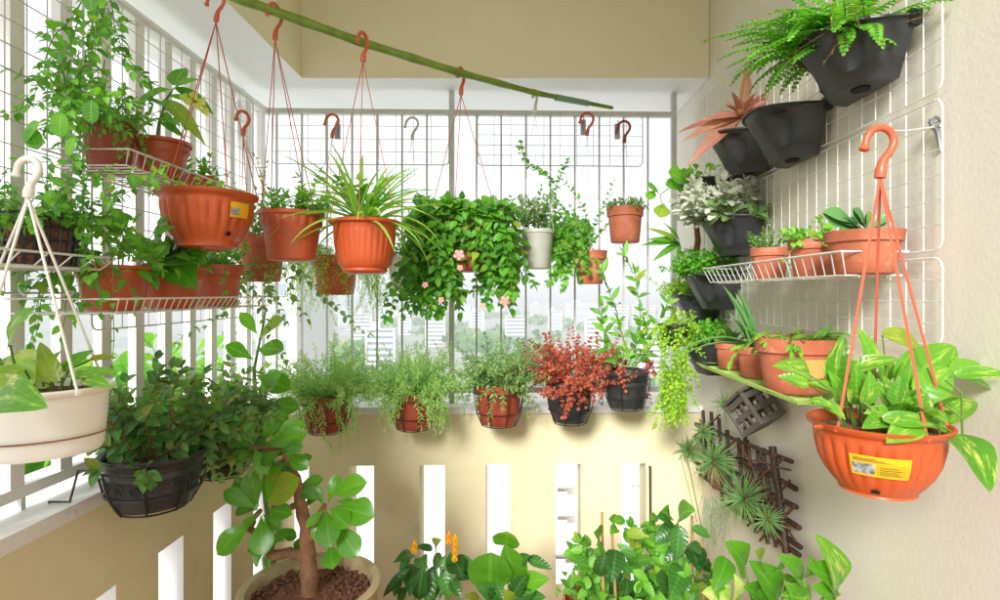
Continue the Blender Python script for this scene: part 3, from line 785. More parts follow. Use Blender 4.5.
# 3 bell pot with spider plant
Y = 1.75; c, rt, h = potgeo(365, 221, 274, 68, Y); rb = rt * .62
t = thing('hanging_planter', 'glossy orange bell shaped pot with arching spider plant, third along the bamboo pole', 'hanging pot', c, G_h)
make_pot(t, c, rt, rb, h, 'flute', M_orange, k=30, n=150)
ap = P(363, 62, 1.80); cords(t, ap, c, rt, c.z + h * .97, M_cord, (205, 275, 345), .0014)
hook(t, ap, .095, M_hook, 72, .0055)
pl = Plant(t, L_blade); top = Vector((c.x, c.y, c.z + h * .9))
rnd = random.Random(33)
for i in range(70):
    a = i * 2.4; tl = R(8 + 62 * (i / 58)); d = Vector((math.sin(tl) * math.cos(a), math.sin(tl) * math.sin(a) * .8, math.cos(tl)))
    pl.l.leaf(top + Vector((rnd.uniform(-.02, .02), rnd.uniform(-.02, .02), 0)), d, Vector((0, -.15, 1)), rnd.uniform(.22, .34), rnd.uniform(.011, .018), 'blade', rnd.uniform(.6, 1.7), .35, 10)
for (ex, ey) in ((276, 152), (296, 166), (420, 172), (424, 165), (422, 208), (412, 212), (318, 158), (402, 160)):
    lpx(pl.l, top, P(ex, ey, Y + rnd.uniform(-.05, .05)), .05, 'blade', .55, .35, n=(0, 0, 1))
pl.done()
p2 = Plant(t, L_mid); bush(p2.l, p2.s, top + Vector((0, -.01, .06)), .01, 6, .11, spec(L=.04, W=.6, step=.02), 45, 0, 35); p2.done('sprig_leaves', 'sprig')
L_peri = G('leaf_periwinkle', (.035, .14, .012), (.15, .44, .035), rough=.36)
# 4 periwinkle mass
Y = 2.15; c, rt, h = potgeo(464, 222, 272, 72, Y); rb = rt * .7
t = thing('hanging_planter', 'pot buried under a dense curtain of trailing periwinkle with pink flowers', 'hanging pot', c, G_h)
make_pot(t, c, rt, rb, h, 'classic', M_terra3)
ap = P(461, 95, 2.06); cords(t, ap, c, rt, c.z + h * .97, M_cord, (180, 260, 350), .0016); hook(t, ap, .10, M_hook, 72, .0055)
pl = Plant(t, L_peri); sp = spec(L=.044, W=.62, step=.023, n=2, ang=60, droop=.5, face=.6)
rnd = random.Random(44)
for i in range(170):
    px = rnd.choice([rnd.uniform(408, 452), rnd.uniform(408, 455), rnd.uniform(475, 516), rnd.uniform(445, 492)])
    bot = np.interp(px, [402, 420, 440, 452, 462, 475, 490, 515, 530], [285, 338, 334, 300, 262, 288, 322, 330, 300]) - 14
    yy = Y + rnd.uniform(-.17, .12); a = Vector((c.x + (px - 464) * .5 * Y / F, yy, c.z + h * .95))
    m1 = P(px, 212 + rnd.uniform(-8, 14), yy); e = P(px + rnd.uniform(-6, 6), bot - rnd.uniform(0, 60), yy)
    L1 = (m1 - a).length; stem(pl.l, pl.s, rnd, a, m1 - a + Vector((0, 0, .05)), max(.05, L1), sp, .2, .1, .0015)
    stem(pl.l, pl.s, rnd, m1, Vector((rnd.uniform(-.2, .2), rnd.uniform(-.2, .2), -1)), max(.05, (m1.z - e.z)), sp, .15, .08, .0015)
bush(pl.l, pl.s, (c.x, c.y, c.z + h), rt, 34, .08, sp, 70, .1, 45)
pl.done()
for (fx, fy) in ((459, 255), (505, 301), (460, 268), (441, 300), (482, 306), (425, 285)): 
    flower(t, P(fx, fy, Y - .22), .021 if fy in (255, 301) else .012)
# 5 pale grey pot, climber reaching up its cords
Y = 2.28; c, rt, h = potgeo(537, 230, 269, 34, Y); rb = rt * .78
t = thing('hanging_planter', 'pale grey green pot hung by a white hook, twiny plant climbing its cords', 'hanging pot', c, G_h)
make_pot(t, c, rt, rb, h, 'plain', M_greypot)
ap = P(535, 112, 2.26); cords(t, ap, c, rt, c.z + h * .97, M_wire, (180, 265, 355), .0011); hook(t, ap, .09, M_wire, 70, .005)
pl = Plant(t, L_grey); sp = spec(L=.024, W=.6, step=.018, n=2)
bush(pl.l, pl.s, (c.x, c.y, c.z + h), rt * .8, 34, .17, sp, 55, .05, 51, bias=(-.15, 0, 0))
pl.done()
p2 = Plant(t, L_mid); rnd = random.Random(52)
path = [P(537, 228, Y), P(545, 200, Y), P(556, 186, Y), P(540, 172, Y - .03), P(525, 160, Y - .03), P(517, 143, Y)]
for a, b_ in zip(path, path[1:]): stem(p2.l, p2.s, rnd, a, b_ - a, (b_ - a).length, spec(L=.030, W=.7, step=.014, n=2), 0, .08, .0016)
stem(p2.l, p2.s, rnd, path[2], Vector((.3, 0, 1)), .12, spec(L=.03, W=.7, step=.014), 0, .1)
p2.done('climbing_leaves', 'climbing_stem')

# =================================================================== pots hung from the railing grids
G_r = 'pots hooked on the railing grids'
# 6 terracotta with tag
Y = 2.42; c, rt, h = potgeo(590, 251, 284, 34, Y); rb = rt * .74
t = thing('hanging_planter', 'terracotta pot with a small white tag under a tall loose leafy climber, orange hook above', 'hanging pot', c, G_r)
po = make_pot(t, c, rt, rb, h, 'classic', M_terra2); f = prof_fn('classic', rt, rb, h)
patch(c, f, h * .34, h * .58, R(-60), R(-25)).build('tag', M_paper, po)
ap = P(587, 136, 2.50); cords(t, ap, c, rt, c.z + h * .97, M_bar, (170, 265, 350), .0009); hook(t, ap, .105, M_hook, 0, .0055)
pl = Plant(t, L_mid); rnd = random.Random(61)
for (tx, ty) in ((560, 178), (572, 168), (588, 172), (602, 176), (545, 195), (612, 198), (555, 215)):
    a = P(590 + rnd.uniform(-8, 8), 250, Y); e = P(tx, ty, Y + rnd.uniform(-.08, .05))
    stem(pl.l, pl.s, rnd, a, e - a, (e - a).length, spec(L=.026, W=.6, step=.021, n=2, start=.15), .0, .09, .0013)
sp = spec(L=.034, W=.62, step=.02, n=2, face=.6)
for i in range(44):
    px = rnd.uniform(545, 585); a = P(px + 6, 222 + rnd.uniform(-14, 10), Y - .06); stem(pl.l, pl.s, rnd, a, Vector((-.15, -.1, -1)), rnd.uniform(.10, .30) * (1 if px > 560 else .6), sp, .02, .1, .0012)
pl.done()
# 7 small terracotta high
Y = 2.44; c, rt, h = potgeo(625, 208, 243, 37, Y); rb = rt * .76
t = thing('hanging_planter', 'small brown terracotta pot of low succulent hung highest beside the right post, brown hook', 'hanging pot', c, G_r)
make_pot(t, c, rt, rb, h, 'classic', M_terra2)
ap = P(624, 143, 2.52); cords(t, ap, c, rt, c.z + h * .97, M_bar, (180, 260, 350), .0009); hook(t, ap, .10, M_terra3, 0, .0055)
pl = Plant(t, L_grey); bush(pl.l, pl.s, (c.x, c.y, c.z + h * .9), rt * .9, 44, .06, spec(L=.022, W=.5, step=.011), 60, .1, 71); pl.done()
# 8 terracotta with wispy trailing stems
Y = 2.32; c, rt, h = potgeo(336, 256, 295, 46, Y); rb = rt * .75
t = thing('hanging_planter', 'terracotta pot dripping thin wispy grassy stems, behind the spider plant pot', 'hanging pot', c, G_r)
make_pot(t, c, rt, rb, h, 'classic', M_terra)
ap = P(332, 138, 2.46); cords(t, ap, c, rt, c.z + h * .97, M_cord, (180, 265, 350), .0010); hook(t, ap, .105, M_hook, 0, .0055)
pl = Plant(t, L_lime); sp = spec(L=.028, W=.16, shape='lance', seg=2, step=.014, n=2, face=.2)
bush(pl.l, pl.s, (c.x + .02, c.y, c.z + h * .92), rt * .8, 110, .34, sp, 88, .9, 81, .16, .0009, tilt0=35); pl.done()
# 9 white pot mostly hidden
Y = 2.3; c, rt, h = potgeo(404, 256, 292, 36, Y); rb = rt * .6
t = thing('hanging_planter', 'white tapered pot showing as a sliver left of the periwinkle curtain', 'hanging pot', c, G_r)
make_pot(t, c, rt, rb, h, 'plain', M_whitepot)
ap = P(412, 140, 2.46); cords(t, ap, c, rt, c.z + h * .97, M_bar, (180, 265, 350), .0009); hook(t, ap, .10, M_bar, 0, .005)
pl = Plant(t, L_mid); bush(pl.l, pl.s, (c.x, c.y, c.z + h * .9), rt * .8, 22, .12, spec(L=.03, W=.55, step=.018), 60, .2, 91); pl.done()
# 10 left small orange hook
Y = 2.05; c, rt, h = potgeo(262, 236, 282, 46, Y); rb = rt * .75
t = thing('hanging_planter', 'terracotta pot half hidden behind the second hanging pot, sprays of tiny leaves spilling out', 'hanging pot', c, G_r)
make_pot(t, c, rt, rb, h, 'classic', M_terra)
ap = P(243, 136, 2.0); cords(t, ap, c, rt, c.z + h * .97, M_cord, (170, 265, 350), .0013); hook(t, ap, .09, M_hook, 60, .0055)
pl = Plant(t, L_grey); sp = spec(L=.02, W=.6, step=.019, n=2)
bush(pl.l, pl.s, (c.x, c.y, c.z + h * .92), rt * .7, 36, .24, sp, 80, .5, 101, .14, .001, bias=(-.1, 0, 0))
rnd = random.Random(102)
for (tx, ty) in ((238, 170), (268, 140), (225, 165), (262, 155), (250, 185)):
    a = P(255, 236, Y); e = P(tx, ty, Y); stem(pl.l, pl.s, rnd, a, e - a, (e - a).length, spec(L=.022, W=.6, step=.022, n=2, start=.3), 0, .1, .001)
sp = spec(L=.03, W=.6, step=.026, n=2)
for i in range(7): stem(pl.l, pl.s, rnd, P(248 + i * 5, 250, Y - .1), Vector((rnd.uniform(-.3, .5), 0, -1)), rnd.uniform(.2, .5), sp, 0, .14, .001)
pl.done()
# metal clips that pin the grids
for (px, py, lab) in ((338, 131, 'steel clip holding the orange hook on the left railing grid'), (583, 127, 'steel clip beside the orange hook on the right railing grid'), (617, 131, 'steel clip beside the brown hook on the right railing grid')):
    c = P(px, py, 2.56); cr = thing('grid_clip', lab, 'clip', c)
    MB().box(c.x - .012, c.x + .012, c.y - .012, c.y + .004, c.z - .04, c.z + .03).build('jaw', M_steel, cr)
    MB().tube([c + Vector((0, -.02, -.02)), c + Vector((0, -.03, .03)), c + Vector((0, -.01, .045))], .003, 5).build('lever', M_steel, cr)

# =================================================================== right foreground bowl
Y = 1.0; c, rt, h = potgeo(877, 420, 492, 122, Y); rb = rt * .5
t = thing('hanging_planter', 'large bright orange bowl of variegated pothos hanging nearest on the right by the cream wall', 'hanging pot', c)
po = make_pot(t, c, rt, rb, h, 'bowl', M_orange, M_clay, k=26, n=156)
s, f = sticker(t, po, c, 'bowl', rt, rb, h, -121, 25, h * .40, h * .68)
patch(c, f, h * .43, h * .58, R(-144), R(-125), off=.0033).build('picture', M_pic, s)
patch(c, f, h * .43, h * .58, R(-123), R(-99), off=.0033).build('text_block', M_yel2, s)
for k in range(3): patch(c, f, h * (.605 - k * .0 + .016 * k), h * (.613 + .016 * k), R(-143), R(-112 - 6 * k), off=.0033, n=8).build('print_line', M_ink, s)
for k in range(4): patch(c, f, h * (.45 + .03 * k), h * (.458 + .03 * k), R(-121), R(-103 - 3 * (k % 2)), off=.0042, n=8).build('print_line', M_ink, s)
oval(c, f, h * .15, h * .045, R(-125), R(5.5)).build('drain_hole', M_dark, po)
MB().tube([Vector((c.x - rt * .98, c.y - .02, c.z + h * .95)), Vector((c.x - rt * 1.14, c.y - .02, c.z + h * .95))], [.005, .002], 6).build('spout', M_orange, po)
ap = P(880, 178, 1.0)
cords(t, ap, c, rt * .98, c.z + h * .96, M_cord, (205, 275, 345, 60), .0026)
hook(t, ap, .092, M_hook, 0, .0062)
pl = Plant(t, L_poth); top = c + Vector((0, 0, h * .9))
def q(cx, cy, dY=0): return P(780 + cx / 2, 300 + cy / 2, Y + dY)
LV = [((60, 150), (-16, 132), .42, 0, -.03), ((105, 165), (125, 68), .52, .02, .02), ((150, 205), (148, 128), .62, -.02, -.03), ((185, 140), (155, 55), .42, .03, .05),
      ((205, 70), (285, 102), .42, .04, .06), ((238, 175), (350, 92), .50, .02, .05), ((245, 200), (262, 112), .55, 0, .02), ((275, 195), (340, 135), .6, -.02, 0), ((350, 150), (455, 150), .34, -.02, -.04),
      ((340, 140), (430, 180), .38, 0, .05), ((352, 268), (420, 385), .56, -.08, -.16), ((205, 238), (335, 255), .30, -.08, -.10), ((80, 205), (132, 240), .45, -.06, -.1), ((60, 200), (112, 216), .4, -.08, -.1),
      ((195, 238), (310, 200), .38, -.03, -.06), ((148, 135), (238, 118), .38, 0, -.02), ((170, 210), (178, 140), .5, -.05, -.06), ((120, 200), (95, 140), .45, 0, 0), ((300, 240), (395, 205), .36, 0, .03), ((215, 215), (205, 150), .5, 0, -.02), ((110, 180), (60, 165), .4, 0, 0), ((265, 160), (305, 110), .6, .03, .05)]
rnd = random.Random(5)
for i, (a, b_, w, y0, y1) in enumerate(LV):
    A, B = q(*a, y0), q(*b_, y1)
    lpx(pl.l, A, B, w * 1.05, 'heart', .7, .14)
    base = Vector((c.x + (A.x - c.x) * .45, c.y + rnd.uniform(-.05, .03), c.z + h * .86)); mid = base.lerp(A, .5) + Vector((0, -.01, .025))
    pl.s.tube([base, mid, A], [.0022, .002, .0016], 5)
for (px_, py_) in ((150, 190), (330, 160), (330, 210), (285, 225)):
    A = q(px_, py_, -.05); pl.s.tube([A, A + Vector((.02, -.01, -.02)), Vector((A.x + .03, A.y, c.z + h * .88))], .002, 5)
bush(pl.l, pl.s, (c.x, c.y + .02, c.z + h * .86), rt * .6, 12, .09, spec(L=.065, W=.55, shape='heart', step=.03, n=1, pet=.012, face=.8), 60, .1, 55, .1, .002)
pl.ms = M_stemg; pl.done()
# wire and clip the hook hangs on
e = P(936, 127, 1.12); w = thing('wall_clip', 'steel spring clip with a wire holding the orange hook on the right wall grid', 'clip', e)
MB().tube([ap + Vector((-.012, 0, .086)), P(905, 131, 1.05), e], .0018, 6).build('support_wire', M_bar, w)
MB().tube([e + Vector((-.012, 0, .012)), e + Vector((-.004, 0, 0)), e + Vector((.003, 0, -.012)), e + Vector((.007, -.003, -.05))], [.005, .006, .005, .003], 8).build('lever', M_steel, w)
MB().tube([e + Vector((-.012, 0, .012)), e + Vector((0, 0, .02)), e + Vector((.012, 0, .012)), e + Vector((.008, 0, 0))], .0035, 8).build('jaw', M_steel, w)

# =================================================================== left foreground ivory pot
Y = 1.0; c, rt, h = potgeo(32, 385, 452, 142, Y)
t = thing('hanging_planter', 'ivory ringed oval pot with pale yellow green pothos at the left edge of the picture', 'hanging pot', c)
po = make_pot(t, c, rt, rt * .86, h, 'ringed', M_whitepot, M_clay, sy=.8)
MB().ring((c.x, c.y, c.z + h * .30), rt * .955, .0016, 60, 5, .8).build('dirt_ring', M_bark, po)
ap = P(28, 198, 1.0); cords(t, ap, c, rt * 1.0, c.z + h * .95, M_whitepot, (200, 262, 335, 60), .0026, sy=.8)
hook(t, ap, .072, M_whitepot, 0, .0055)
pl = Plant(t, L_poth); p2 = Plant(t, L_pothy)
def q(px, py, dY=0): return P(px, py, Y + dY)
for (a, b_, w, y0, y1, z) in [((10, 345), (36, 308), .55, -.03, -.06, 0), ((0, 372), (-30, 345), .5, 0, 0, 0), ((-5, 398), (48, 408), .48, -.14, -.2, 0), ((62, 372), (95, 350), .5, 0, .03, 0), ((70, 376), (118, 372), .36, -.03, 0, 0),
        ((60, 382), (40, 342), .3, -.02, .02, 0), ((52, 385), (20, 350), .6, 0, .03, 1), ((30, 388), (0, 360), .55, -.03, .02, 1), ((40, 380), (62, 350), .35, .02, .05, 0), ((85, 378), (112, 388), .35, -.02, -.05, 0), ((10, 380), (26, 352), .55, .03, .05, 0), ((-10, 350), (-20, 315), .5, 0, 0, 0), ((90, 360), (118, 358), .4, .04, .08, 0), ((25, 370), (-8, 372), .4, -.04, -.05, 0)]:
    k = p2 if z else pl; A, B = q(*a, y0), q(*b_, y1); lpx(k.l, A, B, w, 'heart', .6, .14)
    base = Vector((c.x + (A.x - c.x) * .6, c.y, c.z + h * .86)); k.s.tube([base, base.lerp(A, .5) + Vector((0, -.01, .015)), A], .002, 5)
pl.done(); p2.done('yellow_leaves', 'yellow_stem')

# =================================================================== pots in wire holders on the back sill
G_b = 'pots in wire holders along the back sill'
def back_pot(px, r0, b0, w, Y, label, m, style='classic', leafm=None, k=0):
    c, rt, h = potgeo(px, r0, b0, w, Y); rb = rt * .72
    t = thing('potted_plant', label, 'potted plant', c, G_b)
    make_pot(t, c, rt, rb, h, style, m, k=k)
    holder(t, c, rt, rb, h, M_black, (0, 1, 0), ZT + .004, reach=2.53 - Y)
    return t, c, rt, h
L_lime2 = G('leaf_feathery', (.26, .48, .12), (.46, .66, .24))
sp = spec(L=.026, W=.26, shape='lance', seg=2, step=.012, n=3, face=.3)
def rosemary(t, c, rt, h, seed, m, n=85, ln=.2, spill=26, spr=68, bias=(0, 0, 0)):
    pl = Plant(t, m); s2 = dict(sp)
    bush(pl.l, pl.s, (c.x, c.y, c.z + h * .9), rt * .8, n, ln, s2, spr, .25, seed, .13, .001, bias=bias)
    bush(pl.l, pl.s, (c.x, c.y - rt * .3, c.z + h * .95), rt * .8, spill, ln * .85, s2, 95, 1.6, seed + 1, .15, .001, tilt0=50, bias=bias)
    pl.done()
t, c, rt, h = back_pot(326, 394, 430, 50, 2.33, 'brick red pot of fine feathery herb in a wire ring, leftmost on the back sill', M_terra3)
rosemary(t, c, rt, h, 201, L_lime2, 150, .27, 16, 70)
t, c, rt, h = back_pot(414, 390, 427, 47, 2.33, 'red brown pot of feathery herb with stems spilling right, second on the back sill', M_terra3)
rosemary(t, c, rt, h, 203, L_lime2, 140, .25, 30, 72)
t, c, rt, h = back_pot(499, 383, 423, 51, 2.33, 'terracotta pot of sage green bushy herb, third on the back sill', M_terra3)
sp = spec(L=.024, W=.4, shape='ovate', seg=3, step=.013, n=2, face=.3)
rosemary(t, c, rt, h, 205, L_grey, 140, .22, 8, 60)
t, c, rt, h = back_pot(570, 381, 421, 48, 2.33, 'black banded pot of copper red small leaved bush, fourth on the back sill', M_blackpot, 'relief')
pl = Plant(t, L_red, M_stemr); sr = spec(L=.019, W=.85, shape='round', seg=3, step=.015, n=2, start=.3, face=.4)
bush(pl.l, pl.s, (c.x, c.y, c.z + h * .9), rt * .8, 105, .25, sr, 72, .12, 210, .15, .001, bias=(-.05, 0, 0))
bush(pl.l, pl.s, (c.x + .05, c.y, c.z + h * .95), rt * .7, 14, .17, sr, 95, 1.3, 211, .15, .001, tilt0=50, bias=(.4, -.3, 0))
pl.done()
t, c, rt, h = back_pot(626, 370, 407, 46, 2.3, 'black pot with tall pinnate plant, right of the copper red bush on back sill', M_blackpot, 'relief')
pl = Plant(t, L_mid); rnd = random.Random(220)
for path in ([(622, 366), (625, 345), (618, 315), (608, 288), (598, 262)], [(628, 366), (640, 335), (640, 305), (632, 270), (622, 250)], [(632, 366), (650, 340), (662, 318), (668, 300)], [(620, 368), (606, 340), (603, 322), (600, 300)], [(635, 366), (648, 350), (645, 325)]):
    pts = [P(x, y, 2.28 - i * .01) for i, (x, y) in enumerate(path)]
    for a, b_ in zip(pts, pts[1:]): stem(pl.l, pl.s, rnd, a, b_ - a, (b_ - a).length, spec(L=.066, W=.33, shape='lance', step=.032, n=2, ang=50, face=.8, jit=.5), 0, .03, .0028)
pl.done()
p2 = Plant(t, L_red, M_stemr); bush(p2.l, p2.s, (c.x, c.y, c.z + h * .9), rt * .9, 24, .16, sr, 95, 1.0, 221, .15, .001, tilt0=30, bias=(-.3, -.2, 0)); p2.done('red_foliage', 'red_stem')
# little green climber between the fine herb and the red bush
rnd = random.Random(230)

# =================================================================== black pots hooked on the left ledge
G_l = 'black pots hooked on the left ledge'
Y = 1.42; c, rt, h = potgeo(154, 450, 503, 93, Y); rb = rt * .72
t = thing('potted_plant', 'large black embossed pot in a black wire cage hooked on the left ledge, nearer one', 'potted plant', c, G_l)
po = make_pot(t, c, rt, rb, h, 'relief', M_blackpot, M_clay)
f = prof_fn('relief', rt, rb, h)
for k in range(7):      # embossed spirals round the belly
    a0 = -150 + k * 24; b = MB(); pts = []
    for j in range(22):
        tt = j / 21; rr = (1 - tt) * .26; an = tt * 4.2 * math.pi
        z = h * (.46 + rr * .55 * math.sin(an)); a = R(a0 + 34 * rr * math.cos(an)); r_ = f(z) + .001
        pts.append((c.x + r_ * math.cos(a), c.y + r_ * math.sin(a), c.z + z))
    b.tube(pts, .0018, 5); b.build('spiral_relief', M_blackpot, po)
holder(t, c, rt, rb, h, M_black, (-1, 0, 0), ZT + .006, nv=8, r=.0028, reach=.10)
pl = Plant(t, L_dark, M_stemr); s3 = spec(L=.042, W=.62, step=.021, n=2, ang=60, face=.5)
bush(pl.l, pl.s, (c.x, c.y, c.z + h * .88), rt * .6, 38, .24, s3, 55, .04, 301, .12, .0022, bias=(.12, 0, 0))
bush(pl.l, pl.s, (c.x - .02, c.y, c.z + h * .9), rt * .8, 5, .12, s3, 88, .5, 302, .12, .002, tilt0=55)
pl.done()
Y = 1.78; c, rt, h = potgeo(222, 434, 472, 62, Y); rb = rt * .72
t = thing('potted_plant', 'smaller black pot of trailing dark twigs hooked on the left ledge, farther one', 'potted plant', c, G_l)
make_pot(t, c, rt, rb, h, 'relief', M_blackpot)
holder(t, c, rt, rb, h, M_black, (-1, 0, 0), ZT + .006, nv=6, r=.0026, reach=.10)
pl = Plant(t, L_grey, M_stemr); bush(pl.l, pl.s, (c.x, c.y, c.z + h * .9), rt * .7, 54, .27, spec(L=.038, W=.5, step=.019, n=2, face=.4), 82, .4, 311, .12, .002, bias=(-.05, -.15, 0))
pl.done()
p2 = Plant(t, L_dark, M_stemr); bush(p2.l, p2.s, (c.x, c.y - .03, c.z + h * .9), rt * .8, 30, .24, s3, 85, .5, 312, .12, .002); 
rosette(p2.l, (c.x + .02, c.y, c.z + h * 1.6), 16, .17, .022, 'blade', 5, 80, 1.3, 313)
p2.done('dark_foliage', 'dark_stem')

# =================================================================== wire basket shelves
def basket(label, x0, x1, y0, y1, zb, zt, m, n, hang=True, slope=.02, out='x0'):
    root = thing('wire_shelf', label, 'wire shelf', ((x0 + x1) / 2, (y0 + y1) / 2, zb)); r = .0018
    def rect(z, e): return [Vector((x0 - (e if out == 'x0' else 0), y0 - e, z)), Vector((x1 + (e if out == 'x1' else 0), y0 - e, z)), Vector((x1 + (e if out == 'x1' else 0), y1 + e, z)), Vector((x0 - (e if out == 'x0' else 0), y1 + e, z))]
    b = MB(); b.tube(rect(zt, slope), r * 1.5, 6, closed=True); b.tube(rect(zb, 0), r * 1.3, 6, closed=True); b.build('rim', m, root)
    b = MB()
    for i in range(n + 1):
        y = y0 + (y1 - y0) * i / n; yt = y0 - slope + (y1 - y0 + 2 * slope) * i / n
        xa, xb = (x0, x1) if out == 'x0' else (x1, x0); xo = xa - slope if out == 'x0' else xa + slope
        b.tube([Vector((xo, yt, zt)), Vector((xa, y, zb)), Vector((xb, y, zb))], r, 5)
    for j in (1, 2, 3):
        x = x0 + (x1 - x0) * j / 4; b.tube([Vector((x, y0, zb - .003)), Vector((x, y1, zb - .003))], r, 5)
    b.build('bars', m, root)
    xa, xb = (x1, XG) if out == 'x0' else (x0, XR + .03)
    for y in (y0 + .04, (y0 + y1) / 2, y1 - .04):
        MB().tube([Vector((xa, y, zt)), Vector((xb, y, zt + .02)), Vector((xb, y, zt + .035))], r, 5).build('wall_hook', m, root)
    return root
basket('white wire basket shelf on the cream wall carrying three succulent pots', .715, .835, 1.19, 2.0, 1.538, 1.588, M_wire, 21)
basket('yellow green wire shelf on the cream wall carrying the aloe and three other pots', .700, .835, 1.36, 2.05, 1.228, 1.240, M_wireg, 30, slope=.012)
basket('upper white wire shelf on the left railing carrying the brown pot and flowering plant', -1.11, -.925, 1.33, 1.86, 1.806, 1.84, M_wire, 18, out='x1')
basket('lower white wire shelf on the left railing with three terracotta pots in a row', -1.10, -.87, 1.22, 1.98, 1.455, 1.487, M_wire, 28, out='x1')
basket('white wire shelf nearest the viewer on the left railing, holding the black net basket', -1.11, -.92, .55, 1.24, 1.552, 1.578, M_wire, 12, out='x1')

def standing(label, cx, cy, zb, rt, h, style, m, group, taper=.74, soil=M_soil, k=0):
    c = Vector((cx, cy, zb + .003)); t = thing('potted_plant', label, 'potted plant', c, group)
    po = make_pot(t, c, rt, rt * taper, h, style, m, soil, k=k); return t, c, po
G_s = 'pots on the upper right wire shelf'
t, c, po = standing('small terracotta pot of upright string succulent, far left on the upper right shelf', .775, 1.67, 1.538, .056, .093, 'classic', M_terra2, G_s)
pl = Plant(t, L_grey); s4 = spec(L=.013, W=.8, shape='ovate', step=.0065, n=3, droop=-.3, ang=65, start=.05)
bush(pl.l, pl.s, (c.x, c.y, c.z + .08), .035, 9, .085, s4, 35, 0, 401, .06, .002); pl.done()
t, c, po = standing('middle terracotta pot of ruffled green succulent on the upper right shelf', .78, 1.44, 1.538, .060, .096, 'classic', M_terra2, G_s)
pl = Plant(t, L_bright); bush(pl.l, pl.s, (c.x, c.y, c.z + .08), .04, 18, .06, spec(L=.026, W=.75, shape='obovate', step=.012, n=2), 75, 0, 402); 
stem(pl.l, pl.s, random.Random(3), (c.x - .05, c.y - .03, c.z + .08), (-.5, -.2, -.2), .07, spec(L=.012, n=1, step=.02), .3); pl.done()
t, c, po = standing('widest terracotta pot with broad paddle leaved succulent, nearest on the upper right shelf', .775, 1.225, 1.538, .079, .094, 'classic', M_terra2, G_s)
pl = Plant(t, L_aloe)
for (a, b_, w) in [((862, 229), (822, 212), .34), ((866, 229), (852, 208), .42), ((870, 230), (890, 214), .42), ((862, 228), (838, 222), .36), ((866, 229), (868, 210), .4), ((860, 232), (848, 218), .4)]:
    lpx(pl.l, P(*a, 1.22), P(*b_, 1.20), w, 'obovate', .35, .2)
    lpx(pl.l, P(a[0] + .6, a[1] + 1.2, 1.222), P(b_[0] + .6, b_[1] + 1.5, 1.202), w, 'obovate', .35, -.2)
pl.done()
G_s2 = 'pots on the lower green wire shelf'
t, c, po = standing('small terracotta pot of dark leaved succulent, far end of the lower green shelf', .775, 1.96, 1.232, .058, .095, 'classic', M_terra2, G_s2)
pl = Plant(t, L_dark); rosette(pl.l, (c.x, c.y, c.z + .08), 14, .085, .028, 'lance', 5, 75, .4, 411); pl.done()
t, c, po = standing('terracotta pot of long arching aloe, second from the far end of the lower green shelf', .775, 1.765, 1.232, .060, .097, 'classic', M_terra2, G_s2)
pl = Plant(t, L_aloe); A = c + Vector((0, 0, .085))
for (b_, w, yy) in [((722, 284), .10, 1.70), ((737, 288), .12, 1.72), ((735, 292), .10, 1.78), ((745, 318), .2, 1.74), ((728, 312), .13, 1.8)]:
    lpx(pl.l, A, P(*b_, yy), w, 'awl', .5, .35); lpx(pl.l, A + Vector((.001, .002, 0)), P(*b_, yy), w, 'awl', .5, -.35)
pl.l.leaf(A, Vector((-.8, -.3, .55)), Vector((0, -.2, 1)), .36, .024, 'awl', 1.5, .35)
pl.l.leaf(A, Vector((-.9, .1, .4)), Vector((0, -.2, 1)), .30, .020, 'awl', 1.4, .35)
rosette(pl.l, A, 9, .10, .018, 'awl', 15, 60, .4, 412, fold=.35); pl.done()
t, c, po = standing('big terracotta pot with tan paper tag and drooping jointed cactus, lower green shelf', .765, 1.50, 1.232, .104, .145, 'classic', M_terra2, G_s2, .7)
f = prof_fn('classic', .104, .073, .145); patch(c, f, .035, .095, R(-102), R(-66)).build('tag', M_tan, po)
pl = Plant(t, L_bright); bush(pl.l, pl.s, (c.x, c.y, c.z + .13), .07, 26, .13, spec(L=.034, W=.45, shape='lobed', step=.024, n=1, ang=20, start=0), 80, 1.2, 413, .1, .002, tilt0=20); pl.done()

G_u = 'pots on the upper left wire shelf'
t, c, po = standing('brown red pot overgrown by thin vines on the upper left wire shelf', -1.045, 1.44, 1.806, .062, .128, 'scallop', M_terra3, G_u)
pl = Plant(t, L_mid); bush(pl.l, pl.s, (c.x, c.y, c.z + .11), .05, 26, .15, spec(L=.026, W=.6, step=.017), 75, .3, 421)
bush(pl.l, pl.s, (c.x + .03, c.y - .05, c.z + .12), .04, 12, .16, spec(L=.018, W=.6, step=.017), 95, 2.5, 422, tilt0=60); pl.done()
t, c, po = standing('orange pot with tall plant bearing pale yellow bracts on the upper left wire shelf', -1.0, 1.575, 1.806, .080, .118, 'scallop', M_orange, G_u, k=30)
pl = Plant(t, L_mid)
Y = 1.56; pts = [P(157, 141, Y), P(159, 125, Y), P(166, 100, Y), P(174, 88, Y)]; pl.s.tube(pts, [.005, .0045, .004, .002], 6)
for (a, b_, w, d) in [((172, 90), (136, 112), .34, 1.2), ((174, 88), (214, 116), .3, 1.2), ((174, 86), (186, 68), .7, .3), ((172, 92), (200, 80), .4, .5), ((167, 100), (206, 146), .2, .8), ((164, 108), (200, 128), .22, .8), ((165, 106), (140, 98), .36, .6), ((163, 112), (178, 136), .36, .6), ((168, 96), (196, 104), .36, .6), ((160, 122), (186, 140), .26, .8), ((161, 118), (138, 132), .26, .8)]:
    lpx(pl.l, P(*a, Y), P(*b_, Y + random.Random(a[0] + b_[0]).uniform(-.06, .06)), w, 'lance', d, .12)
pl.done()
lb = LB()
